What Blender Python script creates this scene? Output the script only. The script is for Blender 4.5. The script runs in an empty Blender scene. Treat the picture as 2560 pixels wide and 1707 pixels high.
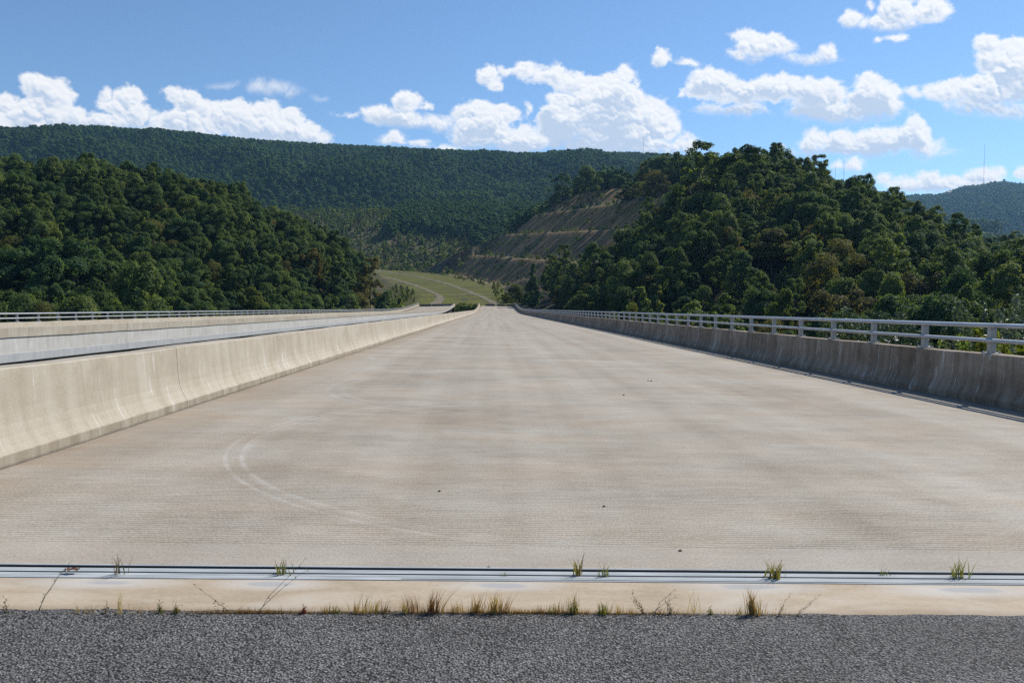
import bpy, math, random
import numpy as np
from mathutils import Vector, Matrix, Euler

R = math.radians
rng = np.random.default_rng(7)
random.seed(7)
sc = bpy.context.scene
COL = sc.collection

# ------------------------------------------------------------------ camera
F_PX, CX, CY = 1991.0, 1280.0, 853.5          # photograph pixels (2560 x 1707)
CAM_Z = 1.505
YAW, PITCH = math.atan(51 / F_PX), math.atan(83.5 / F_PX)
cam_d = bpy.data.cameras.new('camera')
cam = bpy.data.objects.new('camera', cam_d)
COL.objects.link(cam)
cam.location = (0, 0, CAM_Z)
cam.rotation_euler = (math.pi / 2 - PITCH, 0, -YAW)
cam_d.sensor_width = 36.0
cam_d.lens = 36.0 * F_PX / 2560
cam_d.clip_start = 0.05
cam_d.clip_end = 30000
sc.camera = cam
M3 = np.array(Euler((math.pi / 2 - PITCH, 0, -YAW)).to_matrix())

def at(px, py, y):
    """world point on the line of sight of a photograph pixel, at road distance y"""
    d = M3 @ np.array([(px - CX) / F_PX, -(py - CY) / F_PX, -1.0])
    s = y / d[1]
    return np.array([d[0] * s, y, CAM_Z + d[2] * s])

def proj(P):
    P = np.atleast_2d(np.asarray(P, float))
    q = (P - np.array([0, 0, CAM_Z])) @ M3
    w = np.maximum(-q[:, 2], 1e-3)
    return CX + F_PX * q[:, 0] / w, CY - F_PX * q[:, 1] / w, w

# ------------------------------------------------------------------ helpers
def tag(o, label=None, cat=None, group=None, kind=None):
    if label: o['label'] = label
    if cat: o['category'] = cat
    if group: o['group'] = group
    if kind: o['kind'] = kind
    return o

def link(name, me, parent=None, loc=None):
    o = bpy.data.objects.new(name, me)
    COL.objects.link(o)
    if parent is not None: o.parent = parent
    if loc is not None: o.location = loc
    return o

def empty(name, loc=(0, 0, 0), rz=0.0):
    o = bpy.data.objects.new(name, None)
    COL.objects.link(o)
    o.location = loc
    o.rotation_euler = (0, 0, rz)
    o.empty_display_size = 0.2
    return o

def mesh_np(name, V, Fq, mat=None, smooth=False):
    """V (n,3); Fq (m,k) faces that all have k corners"""
    V = np.ascontiguousarray(V, dtype=np.float32)
    Fq = np.ascontiguousarray(Fq, dtype=np.int32)
    me = bpy.data.meshes.new(name)
    me.vertices.add(len(V))
    me.vertices.foreach_set('co', V.ravel())
    m, k = Fq.shape
    me.loops.add(m * k)
    me.loops.foreach_set('vertex_index', Fq.ravel())
    me.polygons.add(m)
    me.polygons.foreach_set('loop_start', np.arange(0, m * k, k, dtype=np.int32))
    me.polygons.foreach_set('use_smooth', np.full(m, smooth, dtype=bool))
    me.update(calc_edges=True)
    me.validate()
    if mat is not None: me.materials.append(mat)
    return me

def fattr(me, name, arr):
    a = me.attributes.new(name, 'FLOAT', 'POINT')
    a.data.foreach_set('value', np.ascontiguousarray(arr, dtype=np.float32).ravel())

class MB:
    """collects boxes, tubes and sheets; build() links them as ONE mesh object"""
    def __init__(s): s.v = []; s.f = []
    def add(s, V, F):
        b = len(s.v)
        s.v += [tuple(map(float, p)) for p in V]
        s.f += [tuple(i + b for i in f) for f in F]
    def box(s, x0, x1, y0, y1, z0, z1):
        V = [(x, y, z) for z in (z0, z1) for y in (y0, y1) for x in (x0, x1)]
        s.add(V, [(0, 2, 3, 1), (4, 5, 7, 6), (0, 1, 5, 4), (2, 6, 7, 3), (0, 4, 6, 2), (1, 3, 7, 5)])
    def tube(s, pts, rad, n=6, cap=True):
        pts = [np.array(p, float) for p in pts]
        V = []; F = []
        for i, p in enumerate(pts):
            a = pts[max(i - 1, 0)]; b = pts[min(i + 1, len(pts) - 1)]
            t = (b - a) / (np.linalg.norm(b - a) + 1e-9)
            u = np.cross(t, [0, 0, 1.0]) if abs(t[2]) < 0.95 else np.cross(t, [1.0, 0, 0])
            u /= np.linalg.norm(u); w = np.cross(t, u)
            r = rad[i] if hasattr(rad, '__len__') else rad
            for k in range(n):
                a2 = 2 * math.pi * k / n
                V.append(p + r * (math.cos(a2) * u + math.sin(a2) * w))
        for i in range(len(pts) - 1):
            for k in range(n):
                F.append((i * n + k, i * n + (k + 1) % n, (i + 1) * n + (k + 1) % n, (i + 1) * n + k))
        if cap:
            F.append(tuple(range(n))[::-1]); F.append(tuple((len(pts) - 1) * n + k for k in range(n)))
        s.add(V, F)
    def sweep(s, rows, closed=True, caps=True):
        """rows: list of rings (list of points)"""
        n = len(rows[0]); V = [p for r in rows for p in r]; F = []
        for i in range(len(rows) - 1):
            for k in range(n if closed else n - 1):
                k2 = (k + 1) % n
                F.append((i * n + k, (i + 1) * n + k, (i + 1) * n + k2, i * n + k2))
        if caps and closed:
            F.append(tuple(range(n))); F.append(tuple((len(rows) - 1) * n + k for k in range(n))[::-1])
        s.add(V, F)
    def mesh(s, name, mat, smooth=False):
        me = bpy.data.meshes.new(name)
        me.from_pydata(s.v, [], s.f)
        me.update()
        if smooth: me.polygons.foreach_set('use_smooth', [True] * len(me.polygons))
        if mat is not None: me.materials.append(mat)
        return me
    def build(s, name, mat, parent=None, smooth=False, loc=None):
        return link(name, s.mesh(name, mat, smooth), parent, loc)

def fix_normals(me):
    import bmesh
    bm = bmesh.new(); bm.from_mesh(me)
    bmesh.ops.recalc_face_normals(bm, faces=bm.faces)
    bm.to_mesh(me); bm.free()

def vnoise(x, y, seed=0):
    """smooth value noise in [0,1] at arrays x,y (unit lattice)"""
    r = np.random.default_rng(seed); T = r.random((256, 256))
    xi = np.floor(x).astype(int); yi = np.floor(y).astype(int)
    fx = x - xi; fy = y - yi
    fx = fx * fx * fx * (fx * (fx * 6 - 15) + 10); fy = fy * fy * fy * (fy * (fy * 6 - 15) + 10)
    a = T[xi & 255, yi & 255]; b = T[(xi + 1) & 255, yi & 255]
    c = T[xi & 255, (yi + 1) & 255]; d = T[(xi + 1) & 255, (yi + 1) & 255]
    return (a * (1 - fx) + b * fx) * (1 - fy) + (c * (1 - fx) + d * fx) * fy

def fbm(x, y, octv=5, seed=0, gain=0.5, billow=False):
    t = 0; a = 1; n = 0
    for k in range(octv):
        v = vnoise(x * 2 ** k + 17.3 * k, y * 2 ** k + 9.1 * k, seed + k)
        if billow: v = 1 - abs(2 * v - 1)
        t = t + a * v; n += a; a *= gain
    return t / n

def smooth(a, b, x):
    t = np.clip((x - a) / (b - a), 0, 1)
    return t * t * (3 - 2 * t)

# ------------------------------------------------------------------ material helpers
class NT:
    def __init__(s, name):
        s.m = bpy.data.materials.new(name); s.m.use_nodes = True
        s.t = s.m.node_tree; s.t.nodes.clear()
        s.out = s.n('ShaderNodeOutputMaterial')
    def n(s, typ, **kw):
        nd = s.t.nodes.new(typ)
        for k, v in kw.items(): setattr(nd, k, v)
        return nd
    def l(s, a, b): s.t.links.new(a, b)
    def val(s, sock, v):
        if hasattr(v, 'bl_idname') or isinstance(v, bpy.types.NodeSocket): s.l(v, sock)
        else: sock.default_value = v
    def math(s, op, a, b=None, c=None, clamp=False):
        nd = s.n('ShaderNodeMath', operation=op, use_clamp=clamp)
        for i, v in enumerate((a, b, c)):
            if v is not None: s.val(nd.inputs[i], v)
        return nd.outputs[0]
    def coords(s, scale=(1, 1, 1), kind='Object', loc=(0, 0, 0)):
        tc = s.n('ShaderNodeTexCoord'); mp = s.n('ShaderNodeMapping')
        mp.inputs['Scale'].default_value = scale; mp.inputs['Location'].default_value = loc
        s.l(tc.outputs[kind], mp.inputs['Vector'])
        return mp.outputs[0]
    def noise(s, vec, scale=1.0, detail=4.0, rough=0.55, dist=0.0):
        nd = s.n('ShaderNodeTexNoise'); s.l(vec, nd.inputs['Vector'])
        nd.inputs['Scale'].default_value = scale; nd.inputs['Detail'].default_value = detail
        nd.inputs['Roughness'].default_value = rough; nd.inputs['Distortion'].default_value = dist
        return nd.outputs['Fac']
    def ramp(s, fac, stops):
        nd = s.n('ShaderNodeValToRGB'); s.l(fac, nd.inputs[0])
        e = nd.color_ramp.elements
        while len(e) > 1: e.remove(e[0])
        for i, (p, c) in enumerate(stops):
            el = e[0] if i == 0 else e.new(p)
            el.position = p
            if not hasattr(c, '__len__'): c = (c, c, c)
            el.color = (*c[:3], 1)
        return nd.outputs[0]
    def mix(s, fac, a, b, mode='MIX'):
        nd = s.n('ShaderNodeMix', data_type='RGBA', blend_type=mode)
        s.val(nd.inputs[0], fac)
        for i, v in ((6, a), (7, b)):
            if isinstance(v, (tuple, list)): nd.inputs[i].default_value = (*v[:3], 1)
            else: s.l(v, nd.inputs[i])
        return nd.outputs[2]
    def mrange(s, v, a, b, c=0.0, d=1.0):
        nd = s.n('ShaderNodeMapRange'); s.l(v, nd.inputs[0])
        for i, q in enumerate((a, b, c, d)): nd.inputs[i + 1].default_value = q
        return nd.outputs[0]
    def principled(s, color, rough=0.8, spec=0.3, metal=0.0, bump=None, bstr=0.3, bdist=0.02):
        p = s.n('ShaderNodeBsdfPrincipled')
        if isinstance(color, (tuple, list)): p.inputs['Base Color'].default_value = (*color[:3], 1)
        else: s.l(color, p.inputs['Base Color'])
        s.val(p.inputs['Roughness'], rough)
        p.inputs['Specular IOR Level'].default_value = spec
        p.inputs['Metallic'].default_value = metal
        if bump is not None:
            b = s.n('ShaderNodeBump'); b.inputs['Strength'].default_value = bstr
            b.inputs['Distance'].default_value = bdist
            s.l(bump, b.inputs['Height']); s.l(b.outputs[0], p.inputs['Normal'])
        s.l(p.outputs[0], s.out.inputs[0])
        return p

SKEW = 0.009                     # joint, apron and tining all run askew to the road
CROSS = 0.02                     # cross fall
XL, XR = -4.33, 8.64             # kerb toes of the near deck
LXR, LXL = -14.45, -27.42        # kerb toes of the left deck
Y0, Y1 = 4.555, 304.0             # expansion joint, bridge end
PH = 0.86                        # parapet height

def dz(y): return 2.09e-4 * np.maximum(np.asarray(y, float) - 200, 0) ** 2
def deck_r(x, y): return dz(y) - CROSS * x
def deck_l(x, y): return dz(y) + 0.075 + CROSS * (x - LXR)

# ---------------- concrete of the deck
def mat_deck():
    m = NT('deck_concrete')
    g = m.n('ShaderNodeNewGeometry'); sep = m.n('ShaderNodeSeparateXYZ'); m.l(g.outputs['Position'], sep.inputs[0])
    X, Y = sep.outputs[0], sep.outputs[1]
    ys = m.math('SUBTRACT', Y, m.math('MULTIPLY', X, SKEW))           # skewed chainage
    cb = m.n('ShaderNodeCombineXYZ'); m.l(X, cb.inputs[0]); m.l(ys, cb.inputs[1])
    P = cb.outputs[0]
    def mp(scale, loc=(0, 0, 0)):
        q = m.n('ShaderNodeMapping'); q.inputs['Scale'].default_value = scale; q.inputs['Location'].default_value = loc
        m.l(P, q.inputs[0]); return q.outputs[0]
    blot = m.noise(mp((.32, .5, 1)), 1.0, 5, .6, .4)
    mid = m.noise(mp((1.3, 2.6, 1)), 1.0, 6, .7)
    cross = m.noise(mp((.5, 9, 1)), 1.0, 6, .7)                      # streaks along the tining
    fine = m.noise(mp((22, 55, 1)), 1.0, 4, .75)
    lane = m.noise(mp((1.3, .02, 1), (3, 0, 0)), 1.0, 3, .5)          # wheel paths
    t = m.math('MULTIPLY', blot, .28)
    t = m.math('MULTIPLY_ADD', mid, .24, t)
    t = m.math('MULTIPLY_ADD', cross, .13, t)
    t = m.math('ADD', t, .02)
    grain = m.noise(mp((75, 34, 1)), 1.0, 2, .8)
    t = m.math('MULTIPLY_ADD', fine, .30, t)
    t = m.math('MULTIPLY_ADD', m.math('SUBTRACT', grain, .5), .60, t)
    t = m.math('MULTIPLY_ADD', lane, .27, t)
    t = m.math('SUBTRACT', t, .02)
    col = m.ramp(t, [(.42, (.192, .162, .124)), (.54, (.298, .258, .203)), (.64, (.375, .335, .272)), (.78, (.48, .44, .38))])
    # warm and cool patches
    hue = m.noise(mp((.5, .9, 1), (7, 3, 0)), 1.0, 4, .6)
    col = m.mix(m.mrange(hue, .42, .68, 0, .55), col, m.mix(1.0, col, (1.07, .96, .85), 'MULTIPLY'))
    # tining grooves
    gw = m.math('SINE', m.math('MULTIPLY', ys, 2 * math.pi / .048))
    gl = m.mrange(gw, .25, .95, 0, 1)
    gap = m.noise(mp((2.2, 20.8, 1)), 1.0, 2, .7)
    gl = m.math('MULTIPLY', gl, m.mrange(gap, .34, .56, 0.3, 1))
    gl = m.math('MULTIPLY', gl, m.mrange(ys, 4.95, 4.98, 0, 1))
    gl = m.math('MULTIPLY', gl, m.mrange(blot, .30, .70, 1.0, .35))
    gl = m.math('MULTIPLY', gl, m.mrange(ys, 5, 9, 1.0, .6))
    col = m.mix(m.math('MULTIPLY', gl, .72), col, (.07, .058, .048))
    dash = m.noise(mp((2.4, 24, 1), (5, 2, 0)), 1.0, 3, .75)
    col = m.mix(m.math('MULTIPLY', m.mrange(dash, .56, .72, 0, .42), m.mrange(ys, 4.98, 5.1, 0, 1)), col, (.15, .125, .10))
    dash2 = m.noise(mp((2.6, 17, 1), (1, 9, 0)), 1.0, 3, .75)
    col = m.mix(m.mrange(dash2, .58, .74, 0, .36), col, (.46, .43, .385))
    # tyre rings
    for cx, cy, r, w, a in ((1.40, 9.0, 4.18, .020, .26), (1.40, 9.0, 4.03, .020, .24), (1.30, 8.8, 3.86, .03, .14), (1.4, 15.0, 4.15, .05, .16),
                            (1.4, 15.0, 4.38, .05, .14), (2.6, 10.2, 3.2, .06, .10), (.6, 24, 4.2, .10, .12)):
        dx = m.math('SUBTRACT', X, cx); dy = m.math('SUBTRACT', Y, cy)
        d = m.math('SQRT', m.math('ADD', m.math('MULTIPLY', dx, dx), m.math('MULTIPLY', dy, dy)))
        e = m.math('ABSOLUTE', m.math('SUBTRACT', d, r))
        k = m.mrange(e, w * .4, w * 1.5, 1, 0)
        k = m.math('MULTIPLY', k, m.mrange(mid, .36, .56, .1, 1)); k = m.math('MULTIPLY', k, m.mrange(blot, .36, .52, .45, 1))
        k = m.math('MULTIPLY', k, m.mrange(X, -1.0, .8, 1, .28))
        col = m.mix(m.math('MULTIPLY', k, a), col, (.60, .57, .53))
    # rusty silt along the left kerb, dark line at its toe, darker towards the right kerb
    el = m.math('SUBTRACT', X, XL)
    near = m.mrange(X, XL - .15, XL - .1, 0, 1)
    sil = m.math('MULTIPLY', m.mrange(el, .02, .9, 1, 0), m.mrange(mid, .35, .62, .15, 1))
    sil = m.math('MULTIPLY', sil, near)
    col = m.mix(m.math('MULTIPLY', sil, .62), col, (.20, .135, .085))
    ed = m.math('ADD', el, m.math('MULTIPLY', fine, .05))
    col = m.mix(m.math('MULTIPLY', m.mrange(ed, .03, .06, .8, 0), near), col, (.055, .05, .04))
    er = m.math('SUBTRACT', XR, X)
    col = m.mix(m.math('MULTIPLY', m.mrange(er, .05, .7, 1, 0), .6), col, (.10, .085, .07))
    # bare band beside the joint
    band = m.mrange(ys, 4.92, 5.0, 1, 0)
    col = m.mix(m.math('MULTIPLY', band, .35), col, (.37, .33, .28))
    # specks of grit
    vo = m.n('ShaderNodeTexVoronoi'); m.l(mp((9, 9, 1)), vo.inputs['Vector']); vo.inputs['Scale'].default_value = 1
    sp = m.math('MULTIPLY', m.mrange(vo.outputs['Distance'], .03, .06, 1, 0), m.mrange(m.noise(mp((1.5, 1.5, 1)), 1, 2), .56, .6, 0, 1))
    col = m.mix(m.math('MULTIPLY', sp, .6), col, (.05, .04, .035))
    bh = m.math('MULTIPLY_ADD', fine, .4, m.math('MULTIPLY', gl, -.8))
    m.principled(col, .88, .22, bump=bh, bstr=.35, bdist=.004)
    return m.m

def mat_parapet(name, base, dark, light, shade_side=False, seed=0.0, kerb=False):
    """cast concrete with runs down the face"""
    m = NT(name)
    g = m.n('ShaderNodeNewGeometry')
    def mp(scale, loc=(0, 0, 0)):
        q = m.n('ShaderNodeMapping'); q.inputs['Scale'].default_value = scale
        q.inputs['Location'].default_value = (loc[0] + seed, loc[1] + seed * 3, loc[2])
        m.l(g.outputs['Position'], q.inputs[0]); return q.outputs[0]
    big = m.noise(mp((.6, .35, .8)), 1.0, 5, .6, .5)
    runs = m.noise(mp((.5, 5.0, .45)), 1.0, 5, .62, .3)
    runs2 = m.noise(mp((.4, 13.0, .9), (2, 5, 1)), 1.0, 4, .6, .4)
    grit = m.noise(mp((30, 30, 30)), 1.0, 4, .7)
    cloud = m.noise(mp((2, 2, 2)), 1.0, 5, .65)
    t = m.math('MULTIPLY', big, .40)
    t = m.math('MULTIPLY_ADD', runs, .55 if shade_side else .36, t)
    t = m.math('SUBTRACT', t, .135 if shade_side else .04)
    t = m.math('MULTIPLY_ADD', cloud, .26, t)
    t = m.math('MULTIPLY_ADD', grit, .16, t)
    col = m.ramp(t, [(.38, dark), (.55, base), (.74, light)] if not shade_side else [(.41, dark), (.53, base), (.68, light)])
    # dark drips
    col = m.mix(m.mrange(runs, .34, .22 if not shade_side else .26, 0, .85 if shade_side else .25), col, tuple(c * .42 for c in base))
    # pale lime runs
    k = m.math('MULTIPLY', m.mrange(runs2, .58, .68, 0, 1), m.mrange(cloud, .44, .56, 0, 1))
    col = m.mix(m.math('MULTIPLY', k, .75), col, (.62, .60, .56))
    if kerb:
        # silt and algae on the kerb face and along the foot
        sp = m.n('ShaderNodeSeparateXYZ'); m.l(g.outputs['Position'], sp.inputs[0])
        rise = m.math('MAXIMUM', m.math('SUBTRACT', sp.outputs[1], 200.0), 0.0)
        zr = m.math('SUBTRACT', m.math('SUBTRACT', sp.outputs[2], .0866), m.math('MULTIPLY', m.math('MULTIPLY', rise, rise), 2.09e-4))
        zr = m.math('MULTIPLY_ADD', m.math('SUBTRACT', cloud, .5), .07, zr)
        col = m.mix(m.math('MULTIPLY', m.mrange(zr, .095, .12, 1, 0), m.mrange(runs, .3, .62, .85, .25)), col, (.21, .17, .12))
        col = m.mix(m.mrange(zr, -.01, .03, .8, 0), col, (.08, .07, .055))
    speck = m.noise(mp((70, 70, 70)), 1.0, 2, .8)
    col = m.mix(m.mrange(speck, .56, .70, 0, .45), col, tuple(c * .62 for c in base))
    col = m.mix(m.mrange(speck, .44, .32, 0, .35), col, tuple(min(.7, c * 1.35) for c in base))
    gg = m.mrange(grit, .70, .78, 0, .5)
    col = m.mix(gg, col, tuple(c * .6 for c in base))
    m.principled(col, .86, .22, bump=m.math('MULTIPLY_ADD', cloud, 1.2, grit), bstr=.35, bdist=.006)
    return m.m

def mat_kerbdark(): pass

MAT = {}
MAT['deck'] = mat_deck()
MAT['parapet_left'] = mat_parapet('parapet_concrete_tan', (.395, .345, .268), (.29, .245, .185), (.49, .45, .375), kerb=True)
MAT['parapet_right'] = mat_parapet('parapet_concrete_shaded', (.228, .172, .125), (.125, .094, .068), (.37, .30, .235), True, 11.0)  # shaded copy of the parapet concrete, its shade put into darker base colours
MAT['parapet_outer'] = mat_parapet('parapet_concrete_pale', (.47, .45, .41), (.36, .335, .29), (.58, .57, .54), False, 23.0)
MAT['slab_side'] = mat_parapet('slab_concrete_blue_grey', (.385, .39, .385), (.29, .295, .29), (.48, .485, .475), False, 31.0)

def mat_simple(name, c0, c1, scale=4.0, rough=.8, metal=0.0, spec=.3, stretch=(1, 1, 1), bstr=.2, bdist=.01):
    m = NT(name)
    n = m.noise(m.coords(stretch), scale, 5, .6)
    m.principled(m.ramp(n, [(.32, c0), (.68, c1)]), rough, spec, metal, bump=n, bstr=bstr, bdist=bdist)
    return m.m

MAT['metal'] = mat_simple('galvanised_rail', (.40, .415, .435), (.52, .535, .555), 9, .46, .6, .5, (1, .2, 1), .05)
MAT['post'] = mat_simple('galvanised_post', (.36, .345, .325), (.47, .455, .43), 6, .6, .25, .35)
MAT['steel_strip'] = mat_simple('joint_steel', (.24, .26, .265), (.46, .48, .48), 5, .75, 0.0, .2, (.4, 6, 1), .1)
MAT['rubber'] = mat_simple('joint_seal', (.012, .014, .018), (.025, .027, .03), 8, .7)
MAT['girder'] = mat_simple('weathered_girder', (.06, .05, .045), (.10, .085, .07), 1.5, .8)
MAT['block'] = mat_parapet('road_block_concrete', (.10, .092, .08), (.07, .063, .055), (.14, .13, .115), False, 41.0)  # very dark concrete: the end blocks' shade is put into its colour
MAT['bark'] = mat_simple('bark', (.055, .045, .035), (.13, .11, .09), 6, .9, 0, .2, (1, 1, .2), .5, .05)
MAT['dead_leaf'] = mat_simple('dead_leaf_brown', (.07, .03, .015), (.15, .06, .03), 30, .7)
MAT['stone'] = mat_simple('pebble_stone', (.04, .035, .03), (.12, .11, .10), 40, .8)
MAT['stone_pale'] = mat_simple('pebble_stone_pale', (.5, .49, .46), (.7, .69, .66), 40, .8)
MAT['roof'] = mat_simple('roof_red', (.36, .19, .14), (.46, .26, .20), 3, .8)
MAT['plaster'] = mat_simple('house_plaster', (.38, .33, .28), (.46, .42, .36), 3, .8)
MAT['dark_glass'] = mat_simple('window_glass', (.02, .025, .03), (.04, .05, .06), 3, .15, 0, .5)
MAT['mast'] = mat_simple('mast_steel', (.16, .13, .12), (.30, .27, .26), 1, .6, .3)
MAT['mast_red'] = mat_simple('mast_red_paint', (.28, .07, .05), (.36, .10, .07), 1, .6)
MAT['marker'] = mat_simple('marker_post_pale', (.40, .40, .38), (.55, .55, .52), 6, .6)

def mat_apron():
    m = NT('apron_concrete')
    g = m.n('ShaderNodeNewGeometry')
    def mp(scale, loc=(0, 0, 0)):
        q = m.n('ShaderNodeMapping'); q.inputs['Scale'].default_value = scale; q.inputs['Location'].default_value = loc
        m.l(g.outputs['Position'], q.inputs[0]); return q.outputs[0]
    n1 = m.noise(mp((1.6, 5, 1)), 1.0, 6, .62, .4); n2 = m.noise(mp((40, 60, 40)), 1.0, 4, .6)
    wash = m.noise(mp((.75, 1.2, 1), (.9, 0, 0)), 1.0, 4, .6, .6)
    t = m.math('MULTIPLY_ADD', n2, .35, m.math('MULTIPLY', n1, .65))
    col = m.ramp(t, [(.34, (.32, .245, .165)), (.52, (.42, .335, .235)), (.68, (.49, .41, .305))])
    col = m.mix(m.mrange(wash, .52, .66, 0, .8), col, (.50, .455, .385))
    col = m.mix(m.mrange(n2, .66, .78, 0, .35), col, (.20, .14, .09))
    sep = m.n('ShaderNodeSeparateXYZ'); m.l(g.outputs['Position'], sep.inputs[0])
    ys = m.math('SUBTRACT', sep.outputs[1], m.math('MULTIPLY', sep.outputs[0], SKEW))
    for x, y, rx, ry in ((-2.05, 4.27, .13, .03), (-1.18, 4.265, .10, .032), (.05, 4.27, .11, .032), (1.42, 4.28, .14, .036), (2.62, 4.25, .17, .04)):
        dx = m.math('DIVIDE', m.math('SUBTRACT', sep.outputs[0], x), rx); dy = m.math('DIVIDE', m.math('SUBTRACT', ys, y), ry)
        d = m.math('ADD', m.math('MULTIPLY', dx, dx), m.math('MULTIPLY', dy, dy))
        d = m.math('ADD', d, m.math('MULTIPLY', m.math('SUBTRACT', wash, .5), 5.0)); d = m.math('ADD', d, m.math('MULTIPLY', n1, 2.0))
        halo = m.mrange(d, 3.0, 14.0, .5, 0)
        col = m.mix(halo, col, (.53, .51, .47))
        col = m.mix(m.mrange(d, 1.6, 2.6, .8, 0), col, (.35, .345, .34))
    col = m.mix(m.mrange(ys, 3.90, 3.97, .45, 0), col, (.22, .15, .09))
    m.principled(col, .85, .25, bump=t, bstr=.3, bdist=.006)
    return m.m
MAT['apron'] = mat_apron()

def mat_asphalt():
    m = NT('chip_seal_asphalt')
    c = m.coords((1, 1, 1))
    def vor(scale):
        v = m.n('ShaderNodeTexVoronoi'); m.l(c, v.inputs['Vector']); v.inputs['Scale'].default_value = scale
        return v
    v1, v2 = vor(90), vor(160)
    s1 = m.n('ShaderNodeSeparateColor'); m.l(v1.outputs['Color'], s1.inputs[0])
    s2 = m.n('ShaderNodeSeparateColor'); m.l(v2.outputs['Color'], s2.inputs[0])
    big = m.noise(c, 1.3, 4, .6)
    stone = m.ramp(s1.outputs[0], [(.0, (.042, .040, .038)), (.45, (.188, .181, .170)), (.80, (.245, .236, .224)), (.96, (.30, .29, .278)), (1, (.40, .39, .375))])
    st2 = m.ramp(s2.outputs[1], [(.0, (.065, .062, .06)), (.6, (.165, .158, .152)), (1, (.29, .28, .27))])
    col = m.mix(m.mrange(s1.outputs[1], .35, .5, 0, 1), st2, stone)
    edge = m.mrange(v1.outputs['Distance'], .44, .70, 0, .85)
    col = m.mix(edge, col, (.022, .021, .020))
    v3 = vor(46); s3 = m.n('ShaderNodeSeparateColor'); m.l(v3.outputs['Color'], s3.inputs[0])
    bigst = m.math('MULTIPLY', m.mrange(s3.outputs[0], .80, .82, 0, 1), m.mrange(v3.outputs['Distance'], .30, .36, 1, 0))
    col = m.mix(m.math('MULTIPLY', bigst, .8), col, m.ramp(s3.outputs[1], [(0, (.08, .075, .07)), (.6, (.2, .19, .18)), (1, (.34, .32, .30))]))
    col = m.mix(m.mrange(big, .38, .62, 0, .75), col, m.mix(1.0, col, (.70, .69, .68), 'MULTIPLY'))
    h = m.math('SUBTRACT', 1.0, v1.outputs['Distance'])
    h = m.math('MULTIPLY', h, m.mrange(s1.outputs[1], 0, 1, .4, 1.0))
    m.principled(col, .8, .15, bump=h, bstr=1.0, bdist=.012)
    return m.m
MAT['asphalt'] = mat_asphalt()

def mat_leaf(name, cols, rough=.55, trans=.50, spec=.05, nscale=.5):
    m = NT(name)
    oi = m.n('ShaderNodeObjectInfo')
    n = m.noise(m.coords((1, 1, 1)), nscale, 3, .6)
    g = m.n('ShaderNodeNewGeometry')
    f = m.math('MULTIPLY_ADD', n, .5, m.math('MULTIPLY', oi.outputs['Random'], .62))
    f = m.math('MULTIPLY_ADD', g.outputs['Random Per Island'], .22, f)
    f = m.math('SUBTRACT', f, .18)
    k = len(cols) - 1
    col = m.ramp(f, [(.10 + .80 * i / k, c) for i, c in enumerate(cols)])
    p = m.n('ShaderNodeBsdfPrincipled'); m.l(col, p.inputs['Base Color'])
    p.inputs['Roughness'].default_value = rough; p.inputs['Specular IOR Level'].default_value = spec
    tr = m.n('ShaderNodeBsdfTranslucent'); m.l(m.mix(1.0, col, (1.55, 1.5, .55), 'MULTIPLY'), tr.inputs[0])
    mx = m.n('ShaderNodeMixShader'); mx.inputs[0].default_value = trans
    m.l(p.outputs[0], mx.inputs[1]); m.l(tr.outputs[0], mx.inputs[2]); m.l(mx.outputs[0], m.out.inputs[0])
    return m.m

MAT['leaf'] = mat_leaf('leaf_dark_green', [(0.0638, 0.1031, 0.0398), (0.0903, 0.1361, 0.0488), (0.1237, 0.1707, 0.0594), (0.1644, 0.1973, 0.0717)])
MAT['leaf_blue'] = mat_leaf('leaf_blue_green', [(0.0519, 0.0917, 0.0426), (0.0734, 0.1249, 0.0547), (0.1020, 0.1558, 0.0669)])
MAT['leaf_olive'] = mat_leaf('leaf_olive', [(0.1065, 0.1121, 0.0408), (0.1399, 0.1343, 0.0498), (0.1763, 0.1546, 0.0636)])
MAT['leaf_brown'] = mat_leaf('leaf_brownish', [(0.0789, 0.0826, 0.0395), (0.1031, 0.0984, 0.0479), (0.1251, 0.1102, 0.0577)])
MAT['leaf_young'] = mat_leaf('leaf_young', [(0.0950, 0.1582, 0.0508), (0.1442, 0.2137, 0.0658), (0.2057, 0.2561, 0.0856), (0.2789, 0.2789, 0.1084)], .6, .6, .06, .2)
MAT['leaf_yellow'] = mat_leaf('leaf_yellow_green', [(.080, .110, .026), (.11, .135, .030), (.14, .15, .036)])
MAT['leaf_orange'] = mat_leaf('leaf_orange', [(.11, .11, .032), (.15, .115, .034), (.20, .115, .036)])
MAT['leaf_silver'] = mat_leaf('leaf_silvery', [(.055, .085, .045), (.085, .12, .07), (.20, .24, .18)], .45, .2, .4, 6.0)
MAT['leaf_far'] = mat_leaf('leaf_far', [(0.0403, 0.0829, 0.0246), (0.0605, 0.1165, 0.0325), (0.0896, 0.1523, 0.0403), (0.1288, 0.1848, 0.0493)], .6, .3, .05, .2)
MAT['grass_dry'] = mat_leaf('grass_dry', [(.26, .15, .06), (.38, .26, .10), (.46, .36, .16)], .6, .3, .3, 30)
MAT['grass_green'] = mat_leaf('grass_green', [(.12, .15, .035), (.20, .20, .05), (.26, .19, .07)], .5, .3, .3, 30)
MAT['grass_rust'] = mat_leaf('grass_rust', [(.20, .09, .045), (.30, .17, .07), (.36, .25, .10)], .6, .3, .3, 30)
MAT['weed_dark'] = mat_leaf('weed_dark', [(.11, .08, .05), (.17, .13, .075), (.22, .18, .09)], .6, .2, .3, 30)
MAT['leaf_red'] = mat_leaf('weed_red', [(.20, .03, .03), (.28, .05, .04)], .6, .2, .3, 30)

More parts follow.
